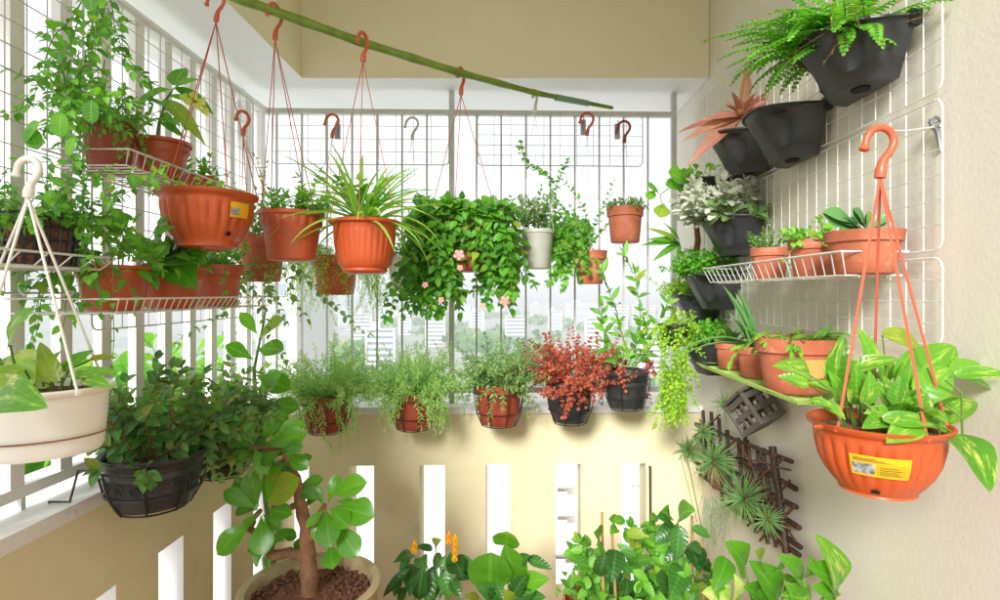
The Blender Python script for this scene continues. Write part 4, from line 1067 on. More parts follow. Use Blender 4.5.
for i, (x, y) in enumerate(((186, 98), (196, 103), (203, 108), (192, 92), (200, 98), (182, 94))): lpx(lb, P(x, y, Y - .03), P(x + 5, y + 9, Y - .05), .5, 'ovate', .5)
lb.build('yellow_bracts', L_petaly if False else G('leaf_pale_yellow', (.62, .60, .15), (.70, .72, .30)), t)
t, c, po = standing('low terracotta bowl at the back end of the upper left wire shelf', -.985, 1.75, 1.806, .056, .055, 'classic', M_orange, G_u, .85)
pl = Plant(t, L_mid); bush(pl.l, pl.s, (c.x, c.y, c.z + .05), .03, 10, .07, spec(L=.03, W=.5, step=.018), 60, .1, 431); pl.done()

G_d = 'pots on the lower left wire shelf'
t, c, po = standing('terracotta pot of trailing vine, nearest on the lower left wire shelf', -.975, 1.36, 1.455, .083, .108, 'scallop', M_orange, G_d, k=30)
pl = Plant(t, L_mid); bush(pl.l, pl.s, (c.x, c.y, c.z + .09), .06, 20, .14, spec(L=.05, W=.6, step=.032, n=1, pet=.01), 70, .3, 441)
bush(pl.l, pl.s, (c.x - .02, c.y - .05, c.z + .1), .06, 12, .22, spec(L=.03, W=.6, step=.022, n=1), 95, 2.2, 442, tilt0=60); pl.done()
t, c, po = standing('fluted orange pot with large heart shaped leaves, middle of the lower left wire shelf', -.955, 1.56, 1.455, .088, .112, 'scallop', M_orange, G_d, k=30)
pl = Plant(t, L_obo); Y = 1.52
for (a, b_, w) in [((160, 262), (124, 232), .5), ((165, 258), (205, 262), .75), ((168, 256), (196, 290), .7), ((160, 255), (175, 215), .45), ((165, 255), (130, 262), .5), ((170, 258), (185, 236), .6), ((172, 260), (206, 246), .45), ((158, 262), (142, 286), .55), ((170, 250), (160, 225), .5), ((168, 262), (170, 285), .5)]:
    lpx(pl.l, P(*a, Y), P(*b_, Y - .06), w, 'heart', .8, .12)
bush(pl.l, pl.s, (c.x, c.y, c.z + .1), .05, 10, .1, spec(L=.05, W=.55, shape='heart', step=.03, n=1, pet=.01), 60, .1, 443); pl.done()
t, c, po = standing('brown orange pot with a small curly herb, farthest on the lower left wire shelf', -.955, 1.80, 1.455, .078, .132, 'classic', M_terra, G_d)
pl = Plant(t, L_herb); bush(pl.l, pl.s, (c.x, c.y, c.z + .12), .05, 20, .09, spec(L=.028, W=.6, step=.014), 70, .1, 444)
bush(pl.l, pl.s, (c.x + .05, c.y - .05, c.z + .12), .04, 7, .2, spec(L=.018, W=.7, step=.024, n=2), 95, 1.5, 445, .12, .001, tilt0=50); pl.done()

# black net basket with vine
c = Vector((-1.015, 1.19, 1.556)); rt, h = .072, .105
t = thing('net_basket_plant', 'black net basket of tangled small leaved vine beside the left railing', 'potted plant', c)
b = MB()
for i in range(20):
    a = 2 * math.pi * i / 20; b.tube([(c.x + rt * .84 * math.cos(a), c.y + rt * .84 * math.sin(a), c.z), (c.x + rt * math.cos(a), c.y + rt * math.sin(a), c.z + h)], .0033, 4)
for k in range(5): b.ring((c.x, c.y, c.z + h * k / 4), rt * (.84 + .16 * k / 4), .0033 if k < 4 else .006, 30, 5)
b.build('net_pot', M_blackpot, t)
MB().lathe((c.x, c.y, c.z + .002), [(rt * .5, 0), (rt * .8, .004), (rt * .93, h * .85), (.001, h * .9)], 24).build('fibre', M_clay, t)
pl = Plant(t, L_mid); bush(pl.l, pl.s, (c.x, c.y, c.z + h * .9), .07, 50, .15, spec(L=.024, W=.62, step=.017, face=.5), 95, .6, 451)
bush(pl.l, pl.s, (c.x + .04, c.y, c.z + h), .07, 8, .24, spec(L=.026, W=.62, step=.02, face=.5), 100, 1.4, 452, tilt0=60); 
bush(pl.l, pl.s, (c.x + .06, c.y - .02, c.z + h), .04, 4, .36, spec(L=.02, W=.62, step=.028, n=1), 60, 2.2, 453, tilt0=40); pl.done()
# climbing vine column on the left grid
t = thing('climbing_vine', 'tall column of small leaved vine with a few round leaves climbing the left railing grid', 'vine', P(95, 262, 1.25))
pl = Plant(t, L_mid); rnd = random.Random(460); s5 = spec(L=.028, W=.62, step=.022, n=2, ang=65, face=.6)
for i in range(17):
    px = rnd.uniform(70, 112); yy = rnd.uniform(1.10, 1.3); a = P(px + rnd.uniform(-6, 6), rnd.choice([-30, -30, 10, 50, 60]), yy)
    e = P(rnd.uniform(50, 128), rnd.uniform(90, 225), yy); stem(pl.l, pl.s, rnd, a, e - a, (e - a).length, s5, .0, .16, .0014)
for i in range(16):
    a = P(rnd.uniform(60, 115), rnd.uniform(20, 220), rnd.uniform(1.08, 1.25)); stem(pl.l, pl.s, rnd, a, Vector((rnd.uniform(-1, 1), rnd.uniform(-.5, .2), rnd.uniform(-.5, .6))), rnd.uniform(.08, .17), s5, .3, .16, .0012)
for (a, b_, w) in [((40, 122), (24, 142), 1.0), ((62, 113), (60, 138), 1.05), ((92, 100), (92, 124), .95), ((75, 138), (68, 156), 1.0), ((50, 190), (52, 206), 1.0), ((90, -6), (92, 12), 1.0), ((30, 128), (38, 150), .9)]:
    lpx(pl.l, P(*a, 1.06), P(*b_, 1.065), w * .85, 'round', .4, .05)
pl.done()

# =================================================================== charcoal wall planters
def planter(label, y0, y1, zr, h=.13, depth=.155, xb=XG - .006, soil=True):
    """half-hexagon pocket planter: flat back on the grid, bowed rim, dented corners, slanting base"""
    t = thing('wall_planter', label, 'wall planter', (xb, (y0 + y1) / 2, zr - h), 'charcoal pocket planters on the wall grids')
    L = y1 - y0; ym = (y0 + y1) / 2; b = MB()
    def outline(s, dz, dent, dd):
        pts = []; N = 28
        for i in range(N + 1):
            u = -1 + 2 * i / N
            # superellipse front
            prof = (1 - abs(u) ** 2.6) ** (1 / 1.7)
            x = -depth * dd * prof
            # dents near the two shoulders
            g = math.exp(-((abs(u) - .62) / .16) ** 2) * dent
            pts.append((xb + x * (1 - g), ym + u * L / 2 * s, dz))
        return pts
    lv = [(.62, 0, 0, .50), (.64, .004, 0, .54), (.70, h * .24, .0, .62), (.715, h * .25, .0, .645), (.80, h * .5, .22, .76), (.90, h * .75, .30, .88), (.96, h * .90, .16, .95), (.985, h * .955, .0, .98), (1.03, h * .96, 0, 1.03), (1.03, h, 0, 1.03), (.97, h, 0, .95), (.93, h * .9, 0, .9)]
    rows = [outline(s, zr - h + z, de, dd) for s, z, de, dd in lv]
    # the rim swells upward in the middle of the front
    n = len(rows[0]); vs = []
    for ri, r_ in enumerate(rows):
        for i, p in enumerate(r_):
            u = -1 + 2 * i / (n - 1); up = .012 * (1 - u * u) * (ri >= 7)
            vs.append((p[0], p[1], p[2] + up))
    fs = []
    for ri in range(len(rows) - 1):
        for i in range(n - 1):
            fs.append((ri * n + i, ri * n + i + 1, (ri + 1) * n + i + 1, (ri + 1) * n + i))
        fs.append((ri * n + n - 1, ri * n, (ri + 1) * n, (ri + 1) * n + n - 1))
    fs.append(tuple(range(n)))
    b.add(vs, fs); b.build('shell', M_planter, t, angle=60)
    # drain plate and clips
    MB().lathe((xb - depth * .28, ym - L * .1, zr - h - .004), [(.018, 0), (.018, .006)], 16, 1, 1.3).build('drain_plate', M_dark, t)
    for s in (-1, 1): MB().box(xb - .012, xb + .012, ym + s * L * .46 - .008, ym + s * L * .46 + .008, zr - .02, zr + .012).build('clip', M_blackpot, t)
    s = MB(); o_ = outline(.93, zr - h * .12, 0, .9); s.add([(xb - depth * .3, ym, zr - h * .06)] + o_, [(0, i + 1, i + 2) for i in range(len(o_) - 1)] + [(0, len(o_), 1)]); s.build('soil', M_soil, t)
    return t, Vector((xb - depth * .45, ym, zr - h * .08))
t, c = planter('charcoal pocket planter of bright arching fern, topmost and nearest on the cream wall', 1.145, 1.45, 2.078, .112)
pl = Plant(t, L_herb); rnd = random.Random(500)
def frond(lb, sb, p, d, L, wmax, droop, step=.011, seed=0):
    d = Vector(d).normalized(); n0 = Vector((0, -.25, 1)); n0 = (n0 - d * n0.dot(d)).normalized(); s_ = d.cross(n0)
    m = int(L / step); pts = []
    for i in range(m + 1):
        t_ = i / m; a = droop * t_; cpt = Vector(p) + d * (L * math.sin(a) / droop) - n0 * (L * (1 - math.cos(a)) / droop)
        if cpt.x > XW - .01: break
        pts.append(cpt); dl = d * math.cos(a) - n0 * math.sin(a); nl = n0 * math.cos(a) + d * math.sin(a)
        if t_ < .12: continue
        w = wmax * min(1, (t_ - .08) * 5) * (1 - t_) ** .6 + .004
        for k in (-1, 1):
            lb.leaf(cpt, s_ * k + dl * .35 + Vector((0, 0, random.uniform(-.1, .1))), nl, w, .0105, 'lance', .5, .1, 3)
    if len(pts) > 1: sb.tube(pts, .0012, 4, cap=False)
random.seed(5)
for i in range(95):
    a = rnd.uniform(80, 280) if i < 70 else rnd.uniform(0, 360); tl = R(rnd.uniform(15, 75))
    d = Vector((math.cos(R(a)) * math.sin(tl), math.sin(R(a)) * math.sin(tl) * .9, math.cos(tl)))
    frond(pl.l, pl.s, c + Vector((rnd.uniform(-.04, .02), rnd.uniform(-.1, .12), 0)), d, rnd.uniform(.15, .27), .03, rnd.uniform(.8, 1.9))
for (ex, ey) in ((760, 72), (752, 55), (746, 38), (775, 40), (770, 20), (800, 10), (770, 60), (785, 55), (762, 8), (740, 2)):
    e = P(ex, ey, 1.38); d = e - c; L = d.length; frond(pl.l, pl.s, c + Vector((-.03, .05, 0)), d + Vector((0, 0, .12)), L * 1.15, .032, 1.1)
for (ex, ey) in ((915, 60), (925, 20), (905, 30)):
    pass
pl.done()
p2 = Plant(t, G('leaf_dry', (.45, .22, .06), (.60, .36, .12)), M_stake); bush(p2.l, p2.s, c + Vector((0, -.08, 0)), .05, 12, .14, spec(L=.02, W=.2, shape='lance', step=.03, n=1), 80, 1.0, 502, .2, .001, tilt0=20); p2.done('dry_foliage', 'dry_stem')
t, c = planter('charcoal pocket planter with nothing showing above its rim, second down on the cream wall', 1.465, 1.745, 2.008)
t, c = planter('charcoal pocket planter of pink striped spiky leaves, behind the bare rimmed planter', 1.76, 2.04, 2.03)
pl = Plant(t, L_pink); A = P(741, 118, 1.88)
for (b_, w, dr) in [((747, 66), .17, .4), ((789, 88), .17, .5), ((676, 134), .17, .5), ((680, 143), .16, .4), ((686, 168), .18, .5), ((724, 100), .2, .3), ((732, 94), .2, .3), ((700, 122), .2, .5), ((716, 112), .22, .4), ((770, 100), .2, .6), ((705, 145), .2, .6), ((742, 98), .3, .3), ((756, 104), .3, .3)]:
    lpx(pl.l, A, P(*b_, 1.9 + (b_[0] % 7 - 3) * .02), w, 'lance', dr, .3)
rosette(pl.l, A, 16, .10, .02, 'lance', 10, 80, .7, 511); pl.done()
t, c = planter('charcoal pocket planter with round green leaves leaning out, farthest of the top planters', 2.16, 2.45, 1.955)
pl = Plant(t, L_bright)
for (a, b_, w) in [((690, 188), (668, 172), .8), ((685, 190), (666, 186), .7), ((690, 186), (680, 172), .8), ((695, 186), (700, 174), .8), ((660, 195), (648, 186), .75), ((664, 203), (660, 218), .7), ((655, 190), (648, 200), .5)]:
    lpx(pl.l, P(*a, 2.25), P(*b_, 2.2), w, 'obovate', .4, .1)
pl.s.tube([P(690, 188, 2.3), P(672, 186, 2.25), P(660, 195, 2.22), P(662, 204, 2.2)], .002, 4)
bush(pl.l, pl.s, c, .05, 10, .08, spec(L=.045, W=.7, shape='obovate', step=.03, n=1), 60, .1, 520); pl.done()
t, c = planter('charcoal pocket planter of frosted silver lobed foliage, left of the upper pot shelf', 1.84, 2.15, 1.762)
pl = Plant(t, L_silver); s6 = spec(L=.055, W=.6, shape='lobed', step=.02, n=2, ang=50, droop=.5, face=.6)
bush(pl.l, pl.s, (c.x - .02, c.y, c.z), .09, 60, .15, s6, 62, .1, 530, .1, .0015, bias=(-.15, -.1, 0)); pl.done()
p2 = Plant(t, L_grey); bush(p2.l, p2.s, (c.x + .0, c.y - .12, c.z), .03, 8, .07, s6, 75, .1, 531); p2.done('green_foliage', 'green_stem')
t, c = planter('charcoal pocket planter full of bright parsley like herb, below the silver foliage', 2.04, 2.34, 1.566)
pl = Plant(t, L_herb); s7 = spec(L=.024, W=.8, shape='lobed', step=.013, n=2)
bush(pl.l, pl.s, (c.x - .01, c.y, c.z), .09, 75, .11, s7, 42, .05, 540); pl.done()
t, c = planter('charcoal pocket planter of yellow green herb seedlings, tucked left of the parsley planter', 2.23, 2.49, 1.49)
pl = Plant(t, L_lime); bush(pl.l, pl.s, (c.x - .01, c.y, c.z), .09, 50, .09, s7, 42, .05, 550)
bush(pl.l, pl.s, (c.x - .05, c.y, c.z), .05, 5, .24, spec(L=.02, W=.5, step=.03, n=2), 35, .1, 551, .12, .0009)
pl.done()
pp2 = thing('hanging_plant', 'pale twisted driftwood with strap leaved orchid hanging between the silver foliage and the right post', 'orchid', P(697, 285, 2.3))
MB().tube([P(697, 300, 2.3), P(694, 270, 2.3), P(698, 240, 2.3), P(695, 212, 2.3)], [.010, .014, .013, .009], 8).build('driftwood', M_bark, pp2)
pl = Plant(pp2, L_mid, M_stake)
for (b_, w) in [((645, 240), .18), ((640, 246), .18), ((652, 262), .18), ((662, 222), .16), ((644, 228), .16), ((676, 262), .16), ((668, 240), .2)]:
    lpx(pl.l, P(680, 244, 2.26), P(*b_, 2.2), w, 'lance', .5, .2)
bush(pl.l, pl.s, P(694, 262, 2.3), .02, 18, .1, spec(L=.01, W=.2, step=.03, n=1), 120, .8, 561, .2, .0012); pl.done()
t, c = planter('charcoal pocket planter of low green herb, lowest and left of the green shelf', 2.12, 2.40, 1.305)
pl = Plant(t, L_herb); bush(pl.l, pl.s, (c.x - .01, c.y, c.z), .09, 70, .10, s7, 70, .1, 570); pl.done()
# lime trailing fern
c = P(672, 318, 2.12)
t = thing('hanging_planter', 'lime green lacy fern cascading in a long curtain left of the lowest planter', 'hanging pot', P(674, 345, 2.12))
make_pot(t, P(674, 345, 2.12), .06, .045, .08, 'plain', M_planter)
MB().tube([P(674, 330, 2.12), P(683, 318, 2.2), P(700, 320, 2.27)], .002, 5).build('support_wire', M_black, t)
pl = Plant(t, L_lime); rnd = random.Random(580); s8 = spec(L=.017, W=.75, shape='lobed', step=.011, n=2, ang=60)
for i in range(55):
    yy = 2.12 + rnd.uniform(-.08, .06); a = P(rnd.uniform(662, 690), rnd.uniform(318, 345), yy); px = a.x
    stem(pl.l, pl.s, rnd, a, Vector((rnd.uniform(-.8, .5), rnd.uniform(-.5, .1), rnd.uniform(-.2, .7))), rnd.uniform(.05, .11), s8, 1.2, .12, .0009)
for i in range(60):
    yy = 2.08 + rnd.uniform(-.06, .06); a = P(rnd.uniform(660, 690), rnd.uniform(335, 400), yy)
    stem(pl.l, pl.s, rnd, a, Vector((rnd.uniform(-.25, .25), rnd.uniform(-.2, .1), -1)), rnd.uniform(.10, .17), s8, .5, .14, .0009)
pl.done()

# =================================================================== dark stick trellis on the right wall, air plants
t = thing('trellis', 'dark brown lattice of tied sticks leaning flat on the cream wall', 'trellis', (XW - .03, 2.0, .75))
XT = XW - .022; rnd = random.Random(600)
def tz(y): # top edge falls towards the viewer
    return 0
def TP(px, py, dx=0): # point on the trellis plane from the picture
    Y = (XT + dx) * F / (px - 512); return Vector((XT + dx, Y, EYE + (293 - py) * Y / F))
def wob(a, b_, r, n=7, am=.003):
    pts = [a.lerp(b_, i / n) + Vector((rnd.uniform(-am, am) * .4, rnd.uniform(-am, am), rnd.uniform(-am, am))) for i in range(n + 1)]
    return pts, [r * rnd.uniform(.85, 1.2) for _ in range(n + 1)]
for (x0, y0, x1, y1, r_) in ((772, 446, 787, 553, .0115), (727, 430, 731, 508, .0085)):
    p_, q_ = wob(TP(x0, y0, -.012), TP(x1, y1, -.012), r_); MB().tube(p_, q_, 8).build('upright_post', M_wood, t)
ups = [(694, 405, 697, 470), (703, 410, 706, 478), (711, 412, 716, 488), (719, 418, 722, 498), (738, 437, 745, 520), (748, 440, 757, 533), (757, 446, 768, 543), (763, 448, 776, 548), (745, 425, 748, 505)]
for a in ups:
    p_, q_ = wob(TP(a[0], a[1]), TP(a[2], a[3]), .0068); MB().tube(p_, q_, 7).build('upright_stick', M_wood, t)
crs = [(683, 418, 792, 462), (685, 432, 796, 488), (690, 447, 797, 508), (692, 460, 799, 527), (700, 474, 801, 548), (722, 500, 800, 556)]
for a in crs:
    p_, q_ = wob(TP(a[0], a[1], -.006), TP(a[2], a[3], -.006), .0078); MB().tube(p_, q_, 7).build('cross_stick', M_wood, t)
for a in [(735, 455, 790, 470), (735, 500, 780, 460), (748, 525, 790, 480), (760, 540, 794, 505), (690, 440, 720, 415), (700, 470, 735, 440), (737, 440, 790, 530), (700, 420, 728, 480), (745, 470, 795, 540)]:
    p_, q_ = wob(TP(a[0], a[1], -.014), TP(a[2], a[3], -.014), .0042); MB().tube(p_, q_, 6).build('diagonal_lath', M_woodl, t)
b = MB()
for a in crs:
    for px in (776, 784, 730, 750):
        tt = (px - a[0]) / (a[2] - a[0]); 
        if 0 < tt < 1: b.ball(TP(px, a[1] + (a[3] - a[1]) * tt, -.012), .008, 6, 4)
b.build('binding', M_woodl, t)
def airplant(label, px, py, r_, n, seed, dx=-.05, w=.0085, base='x'):
    c = TP(px, py, dx); t = thing('air_plant', label, 'air plant', c, 'air plants tied to the trellis')
    lb = LB(); rosette(lb, c, int(n * 1.7), r_, w * .62, 'awl', 0, 130, 1.5, seed, axis=(-.75, -.5, .35)); lb.build('foliage', L_air, t)
    MB().ball(c, r_ * .13, 8, 6).build('base', M_bark, t)
    return t, c
airplant('small pale air plant highest on the left of the trellis', 705, 433, .075, 40, 610)
t, c = airplant('large spiky air plant with hanging moss below, middle of the trellis', 716, 462, .13, 90, 611, -.07)
MB().lathe((c.x, c.y, c.z - .10), [(.012, 0), (.032, .03), (.038, .06), (.02, .1)], 14).build('root_ball', M_clay, t)
airplant('wide dark green air plant left of the thick trellis post', 747, 500, .125, 80, 612, -.06)
airplant('small air plant at the lower right of the trellis post', 769, 520, .075, 34, 613, -.06)
airplant('small grey air plant tied above the trellis beside the tilted box', 727, 405, .075, 30, 614, -.04)
airplant('dark spiky air plant at the left end of the trellis below the lime fern', 690, 450, .09, 50, 615, -.04)
# spanish moss
c = TP(716, 500, -.08); t = thing('spanish_moss', 'thin curtain of grey green spanish moss hanging under the large air plant', 'moss', c)
b = MB(); rnd = random.Random(620)
for i in range(110):
    p = c + Vector((rnd.uniform(-.045, .03), rnd.uniform(-.03, .03), rnd.uniform(-.02, .02))); pts = [p.copy()]
    for k in range(rnd.randint(6, 16)):
        p = p + Vector((rnd.uniform(-.007, .007), rnd.uniform(-.006, .006), -.014)); pts.append(p.copy())
    b.tube(pts, .0007, 3, cap=False)
b.build('strands', M_moss, t)
# tilted grey box hanging over the trellis
M_box = mat('weathered_grey_plastic', (.13, .115, .10), .6, (.08, .07, .06), 30)
c = TP(754, 410, -.06); t = thing('slotted_box', 'tilted dark grey slotted plastic box hung on a thread above the trellis', 'box', c)
rot = Matrix.Rotation(R(-30), 4, 'X') @ Matrix.Rotation(R(-24), 4, 'Y')
b = MB()
def rbox(b, x0, x1, y0, y1, z0, z1):
    k = len(b.v); b.box(x0, x1, y0, y1, z0, z1)
    for i in range(k, len(b.v)): b.v[i] = tuple(c + rot @ Vector(b.v[i]))
W_ = .042; H_ = .055
D_ = .07; e_ = .006
for sx_ in (-1, 1):
    for sy_ in (-1, 1): rbox(b, sx_ * W_ - e_, sx_ * W_ + e_, sy_ * D_ - e_, sy_ * D_ + e_, -H_, H_)
rbox(b, -W_ + e_, W_ - e_, -D_ + e_, D_ - e_, -H_, -H_ + .004)
for zc in (-H_ + .008, -.004, H_ - .014):
    for sy_ in (-1, 1): rbox(b, -W_ + e_, W_ - e_, sy_ * D_ - .003, sy_ * D_ + .003, zc - .009, zc + .009)
    for sx_ in (-1, 1): rbox(b, sx_ * W_ - .003, sx_ * W_ + .003, -D_ + e_, D_ - e_, zc - .009, zc + .009)
for q_ in (-.022, .022):
    for sx_ in (-1, 1): rbox(b, sx_ * W_ - .0022, sx_ * W_ + .0022, q_ - .007, q_ + .007, -H_ + .02, H_ - .026)
for sy_ in (-1, 1): rbox(b, -.006, .006, sy_ * D_ - .0022, sy_ * D_ + .0022, -H_ + .02, H_ - .026)
b.build('body', M_box, t, smooth=False)
b = MB(); rbox(b, -W_ - .009, W_ + .009, -.080, .080, H_ + .001, H_ + .010); b.build('lid', M_box, t, smooth=False)
MB().tube([c + Vector((0, 0, .05)), Vector((XG - .03, c.y, 1.232))], .0012, 4).build('thread', M_black, t)
# green strings hanging to the floor plants
t = thing('garden_string', 'pair of long green strings slanting down from the trellis to the staked plants', 'string', P(690, 452, 2.3))
MB().tube([P(686, 452, 2.3), P(702, 530, 2.2)], .0022, 5).build('strand', M_stemg, t)
MB().tube([P(680, 455, 2.3), P(697, 522, 2.2)], .0014, 5).build('strand', M_stemg, t)
c = P(651, 560, 2.46); t = thing('metal_rod', 'thin dark metal rod standing against the back parapet right of the last slot', 'rod', Vector((c.x, c.y, 0)))
MB().tube([Vector((c.x, c.y, 0.001)), P(650, 468, 2.47)], .005, 7).build('shaft', M_blackpot, t)
MB().ball(P(650, 467, 2.47), .007, 8, 6).build('cap', M_blackpot, t)

# =================================================================== floor plants at the bottom
Y = 1.62; c = P(311, 583, Y); rt = 67 * Y / F; zr = c.z
c.z = .001
t = thing('potted_tree', 'thick stemmed small tree with paddle shaped leaves in a wide beige glazed pot', 'potted tree', c)
hh = zr
po = MB().lathe(c, [(.12, 0), (.13, .01), (.12, .03), (.14, .10), (.175, .28), (.19, .46), (rt * .95, hh - .03), (rt * 1.0, hh - .02), (rt * 1.02, hh - .006), (rt * .99, hh), (rt * .90, hh - .003), (rt * .87, hh - .02), (rt * .85, hh - .10)], 72).build('pot', M_ceramic, t, angle=50)
vs = [(c.x, c.y, hh - .03)]; fs = []; rnd = random.Random(7)
for i in range(1, 8):
    for j in range(40):
        a = 2 * math.pi * j / 40; r_ = rt * .87 * i / 7; vs.append((c.x + r_ * math.cos(a), c.y + r_ * math.sin(a), hh - .03 - .012 * (i / 7) ** 2 + rnd.uniform(-.004, .004)))
fs = [(0, 1 + j, 1 + (j + 1) % 40) for j in range(40)] + [(1 + i * 40 + j, 1 + (i + 1) * 40 + j, 1 + (i + 1) * 40 + (j + 1) % 40, 1 + i * 40 + (j + 1) % 40) for i in range(6) for j in range(40)]
b = MB().add(vs, fs)
for q_ in range(420):
    a = rnd.uniform(0, 6.28); r_ = rt * .85 * math.sqrt(rnd.random()); b.ball((c.x + r_ * math.cos(a), c.y + r_ * math.sin(a), hh - .034 + rnd.uniform(0, .006)), rnd.uniform(.003, .009), 5, 3, .7)
b.build('soil', M_clay, t)
def cq(x, y, dY=0): return P(200 + x / 2.223, 330 + y / 2.223, Y + dY)
def limb(pts, r0, r1):
    pts = [cq(*p) for p in pts]; n = len(pts); out = []; 
    for a, b_ in zip(pts, pts[1:]):
        for k in range(4): out.append(a.lerp(b_, k / 4))
    out.append(pts[-1]); m = len(out); rr = random.Random(int(r0 * 10000))
    out = [p + Vector((rr.uniform(-.002, .002),) * 3) for p in out]
    return MB().tube(out, [(r0 + (r1 - r0) * i / (m - 1)) * rr.uniform(.93, 1.08) for i in range(m)], 10)
limb([(246, 610), (242, 540), (240, 500), (236, 440), (222, 380), (212, 330), (188, 262)], .027, .012).build('trunk', M_bark, t)
limb([(240, 505), (200, 494), (160, 500), (135, 470), (112, 440), (122, 415), (135, 400)], .018, .006).build('limb', M_bark, t)
limb([(238, 475), (258, 440), (268, 405), (280, 385)], .016, .006).build('limb', M_bark, t)
limb([(188, 262), (150, 264), (112, 262)], .012, .007).build('limb', M_bark, t)
limb([(222, 385), (190, 400), (160, 392)], .010, .005).build('limb', M_bark, t)
pl = Plant(t, L_obo)
AD = [((128, 398), (52, 357), .38, -.02), ((122, 420), (38, 500), .48, -.08), ((136, 412), (142, 502), .52, -.1), ((130, 392), (112, 312), .5, 0), ((150, 392), (222, 330), .52, -.06), ((148, 384), (186, 292), .46, .02), ((130, 408), (95, 440), .5, -.05), ((150, 400), (205, 410), .4, -.08),
      ((288, 368), (372, 338), .46, -.04), ((300, 392), (388, 415), .52, -.08), ((280, 398), (290, 484), .52, -.12), ((305, 430), (350, 505), .5, -.1), ((290, 475), (296, 532), .6, -.1), ((270, 380), (222, 352), .45, 0), ((282, 395), (235, 440), .3, -.08), ((300, 380), (345, 385), .35, .04), ((285, 385), (310, 320), .42, .04), ((275, 390), (255, 345), .4, .02),
      ((198, 455), (105, 492), .40, -.04), ((190, 470), (160, 455), .5, .0), ((140, 262), (238, 232), .38, -.02), ((150, 250), (235, 205), .4, .05), ((130, 258), (190, 180), .42, .08), ((120, 262), (60, 240), .45, .02), ((190, 270), (240, 310), .42, -.05), ((185, 265), (135, 300), .46, -.04), ((180, 268), (228, 262), .35, -.1), ((120, 260), (100, 205), .42, .04), ((200, 330), (150, 330), .42, 0), ((160, 440), (215, 462), .36, .06), ((150, 480), (120, 520), .42, .05), ((170, 500), (140, 530), .4, .08), ((250, 445), (215, 500), .36, .06), ((205, 300), (250, 280), .45, .03), ((215, 350), (275, 330), .42, .05), ((180, 400), (150, 450), .45, .05), ((140, 410), (180, 440), .45, -.04), ((128, 400), (80, 400), .4, .05), ((128, 395), (80, 330), .42, .06), ((140, 385), (165, 330), .42, .07), ((290, 395), (330, 440), .5, -.1), ((285, 405), (255, 470), .45, -.06), ((120, 260), (150, 320), .42, -.04), ((230, 400), (270, 350), .4, .06), ((135, 262), (80, 290), .42, .0), ((175, 262), (200, 215), .42, .03)]
for (a, b_, w, dy) in AD: lpx(pl.l, cq(*a, dy * .4), cq(*b_, dy), w * 1.1, 'obovate', .5, .10)
pl.done()

def floorpot(label, name, px, Y, zr, rt, m, cat='potted plant'):
    c = P(px, 600, Y); c.z = .001; t = thing(name, label, cat, c, 'plants on the floor by the back parapet')
    make_pot(t, c, rt, rt * .74, zr, 'classic', m); return t, Vector((c.x, c.y, zr * .9))
# yellow candle flowers
t, c = floorpot('floor plant with drooping dark leaves and two upright yellow candle flowers', 'potted_plant', 430, 1.9, .34, .12, M_terra2)
pl = Plant(t, L_deep); Y = 1.9; rnd = random.Random(701)
def cq2(x, y, dY=0): return P(370 + x / 3.752, 440 + y / 3.752, Y + dY)
heads = [(165, 425), (250, 395), (318, 450), (215, 470), (270, 470), (120, 505)]
for (x, y) in heads:
    e = cq2(x, y); pl.s.tube([c + Vector((rnd.uniform(-.03, .03), 0, 0)), c.lerp(e, .6) + Vector((0, 0, .03)), e], [.004, .003, .002], 5)
for (a, b_, w) in [((165, 430), (85, 462), .3), ((150, 480), (48, 590), .26), ((170, 465), (150, 590), .42), ((190, 440), (210, 500), .42), ((245, 400), (270, 372), .5), ((235, 410), (165, 400), .3), ((300, 420), (325, 500), .5), ((275, 480), (300, 600), .45), ((240, 470), (215, 620), .42), ((330, 430), (415, 525), .3), ((320, 510), (410, 515), .3), ((305, 520), (345, 600), .42), ((200, 480), (185, 600), .4), ((120, 500), (90, 590), .4), ((260, 420), (245, 500), .4), ((150, 435), (110, 500), .42), ((285, 430), (265, 500), .4), ((318, 450), (350, 520), .5), ((230, 500), (260, 600), .4), ((130, 550), (110, 630), .4)]:
    lpx(pl.l, cq2(*a, rnd.uniform(-.06, .06)), cq2(*b_, rnd.uniform(-.12, .02)), w * 1.1, 'lance', .9, .2)
pl.done()
for (x, y, l) in ((318, 460, 85), (165, 430, 28), (294, 395, 28)):
    a, e = cq2(x, y, -.06), cq2(x + 2, y - l, -.06); lb = LB(); nn = 7 if l > 50 else 3
    for i in range(nn * 4):
        p = a.lerp(e, (i // 4) / nn); an = i * 1.57 + (i // 4) * .8; lb.leaf(p, Vector((math.cos(an) * .45, math.sin(an) * .45, 1)), Vector((math.cos(an), math.sin(an), .2)) * -1, .030, .02, 'ovate', -.3, .2, 4)
    lb.build('flower_spike', L_petaly, t)
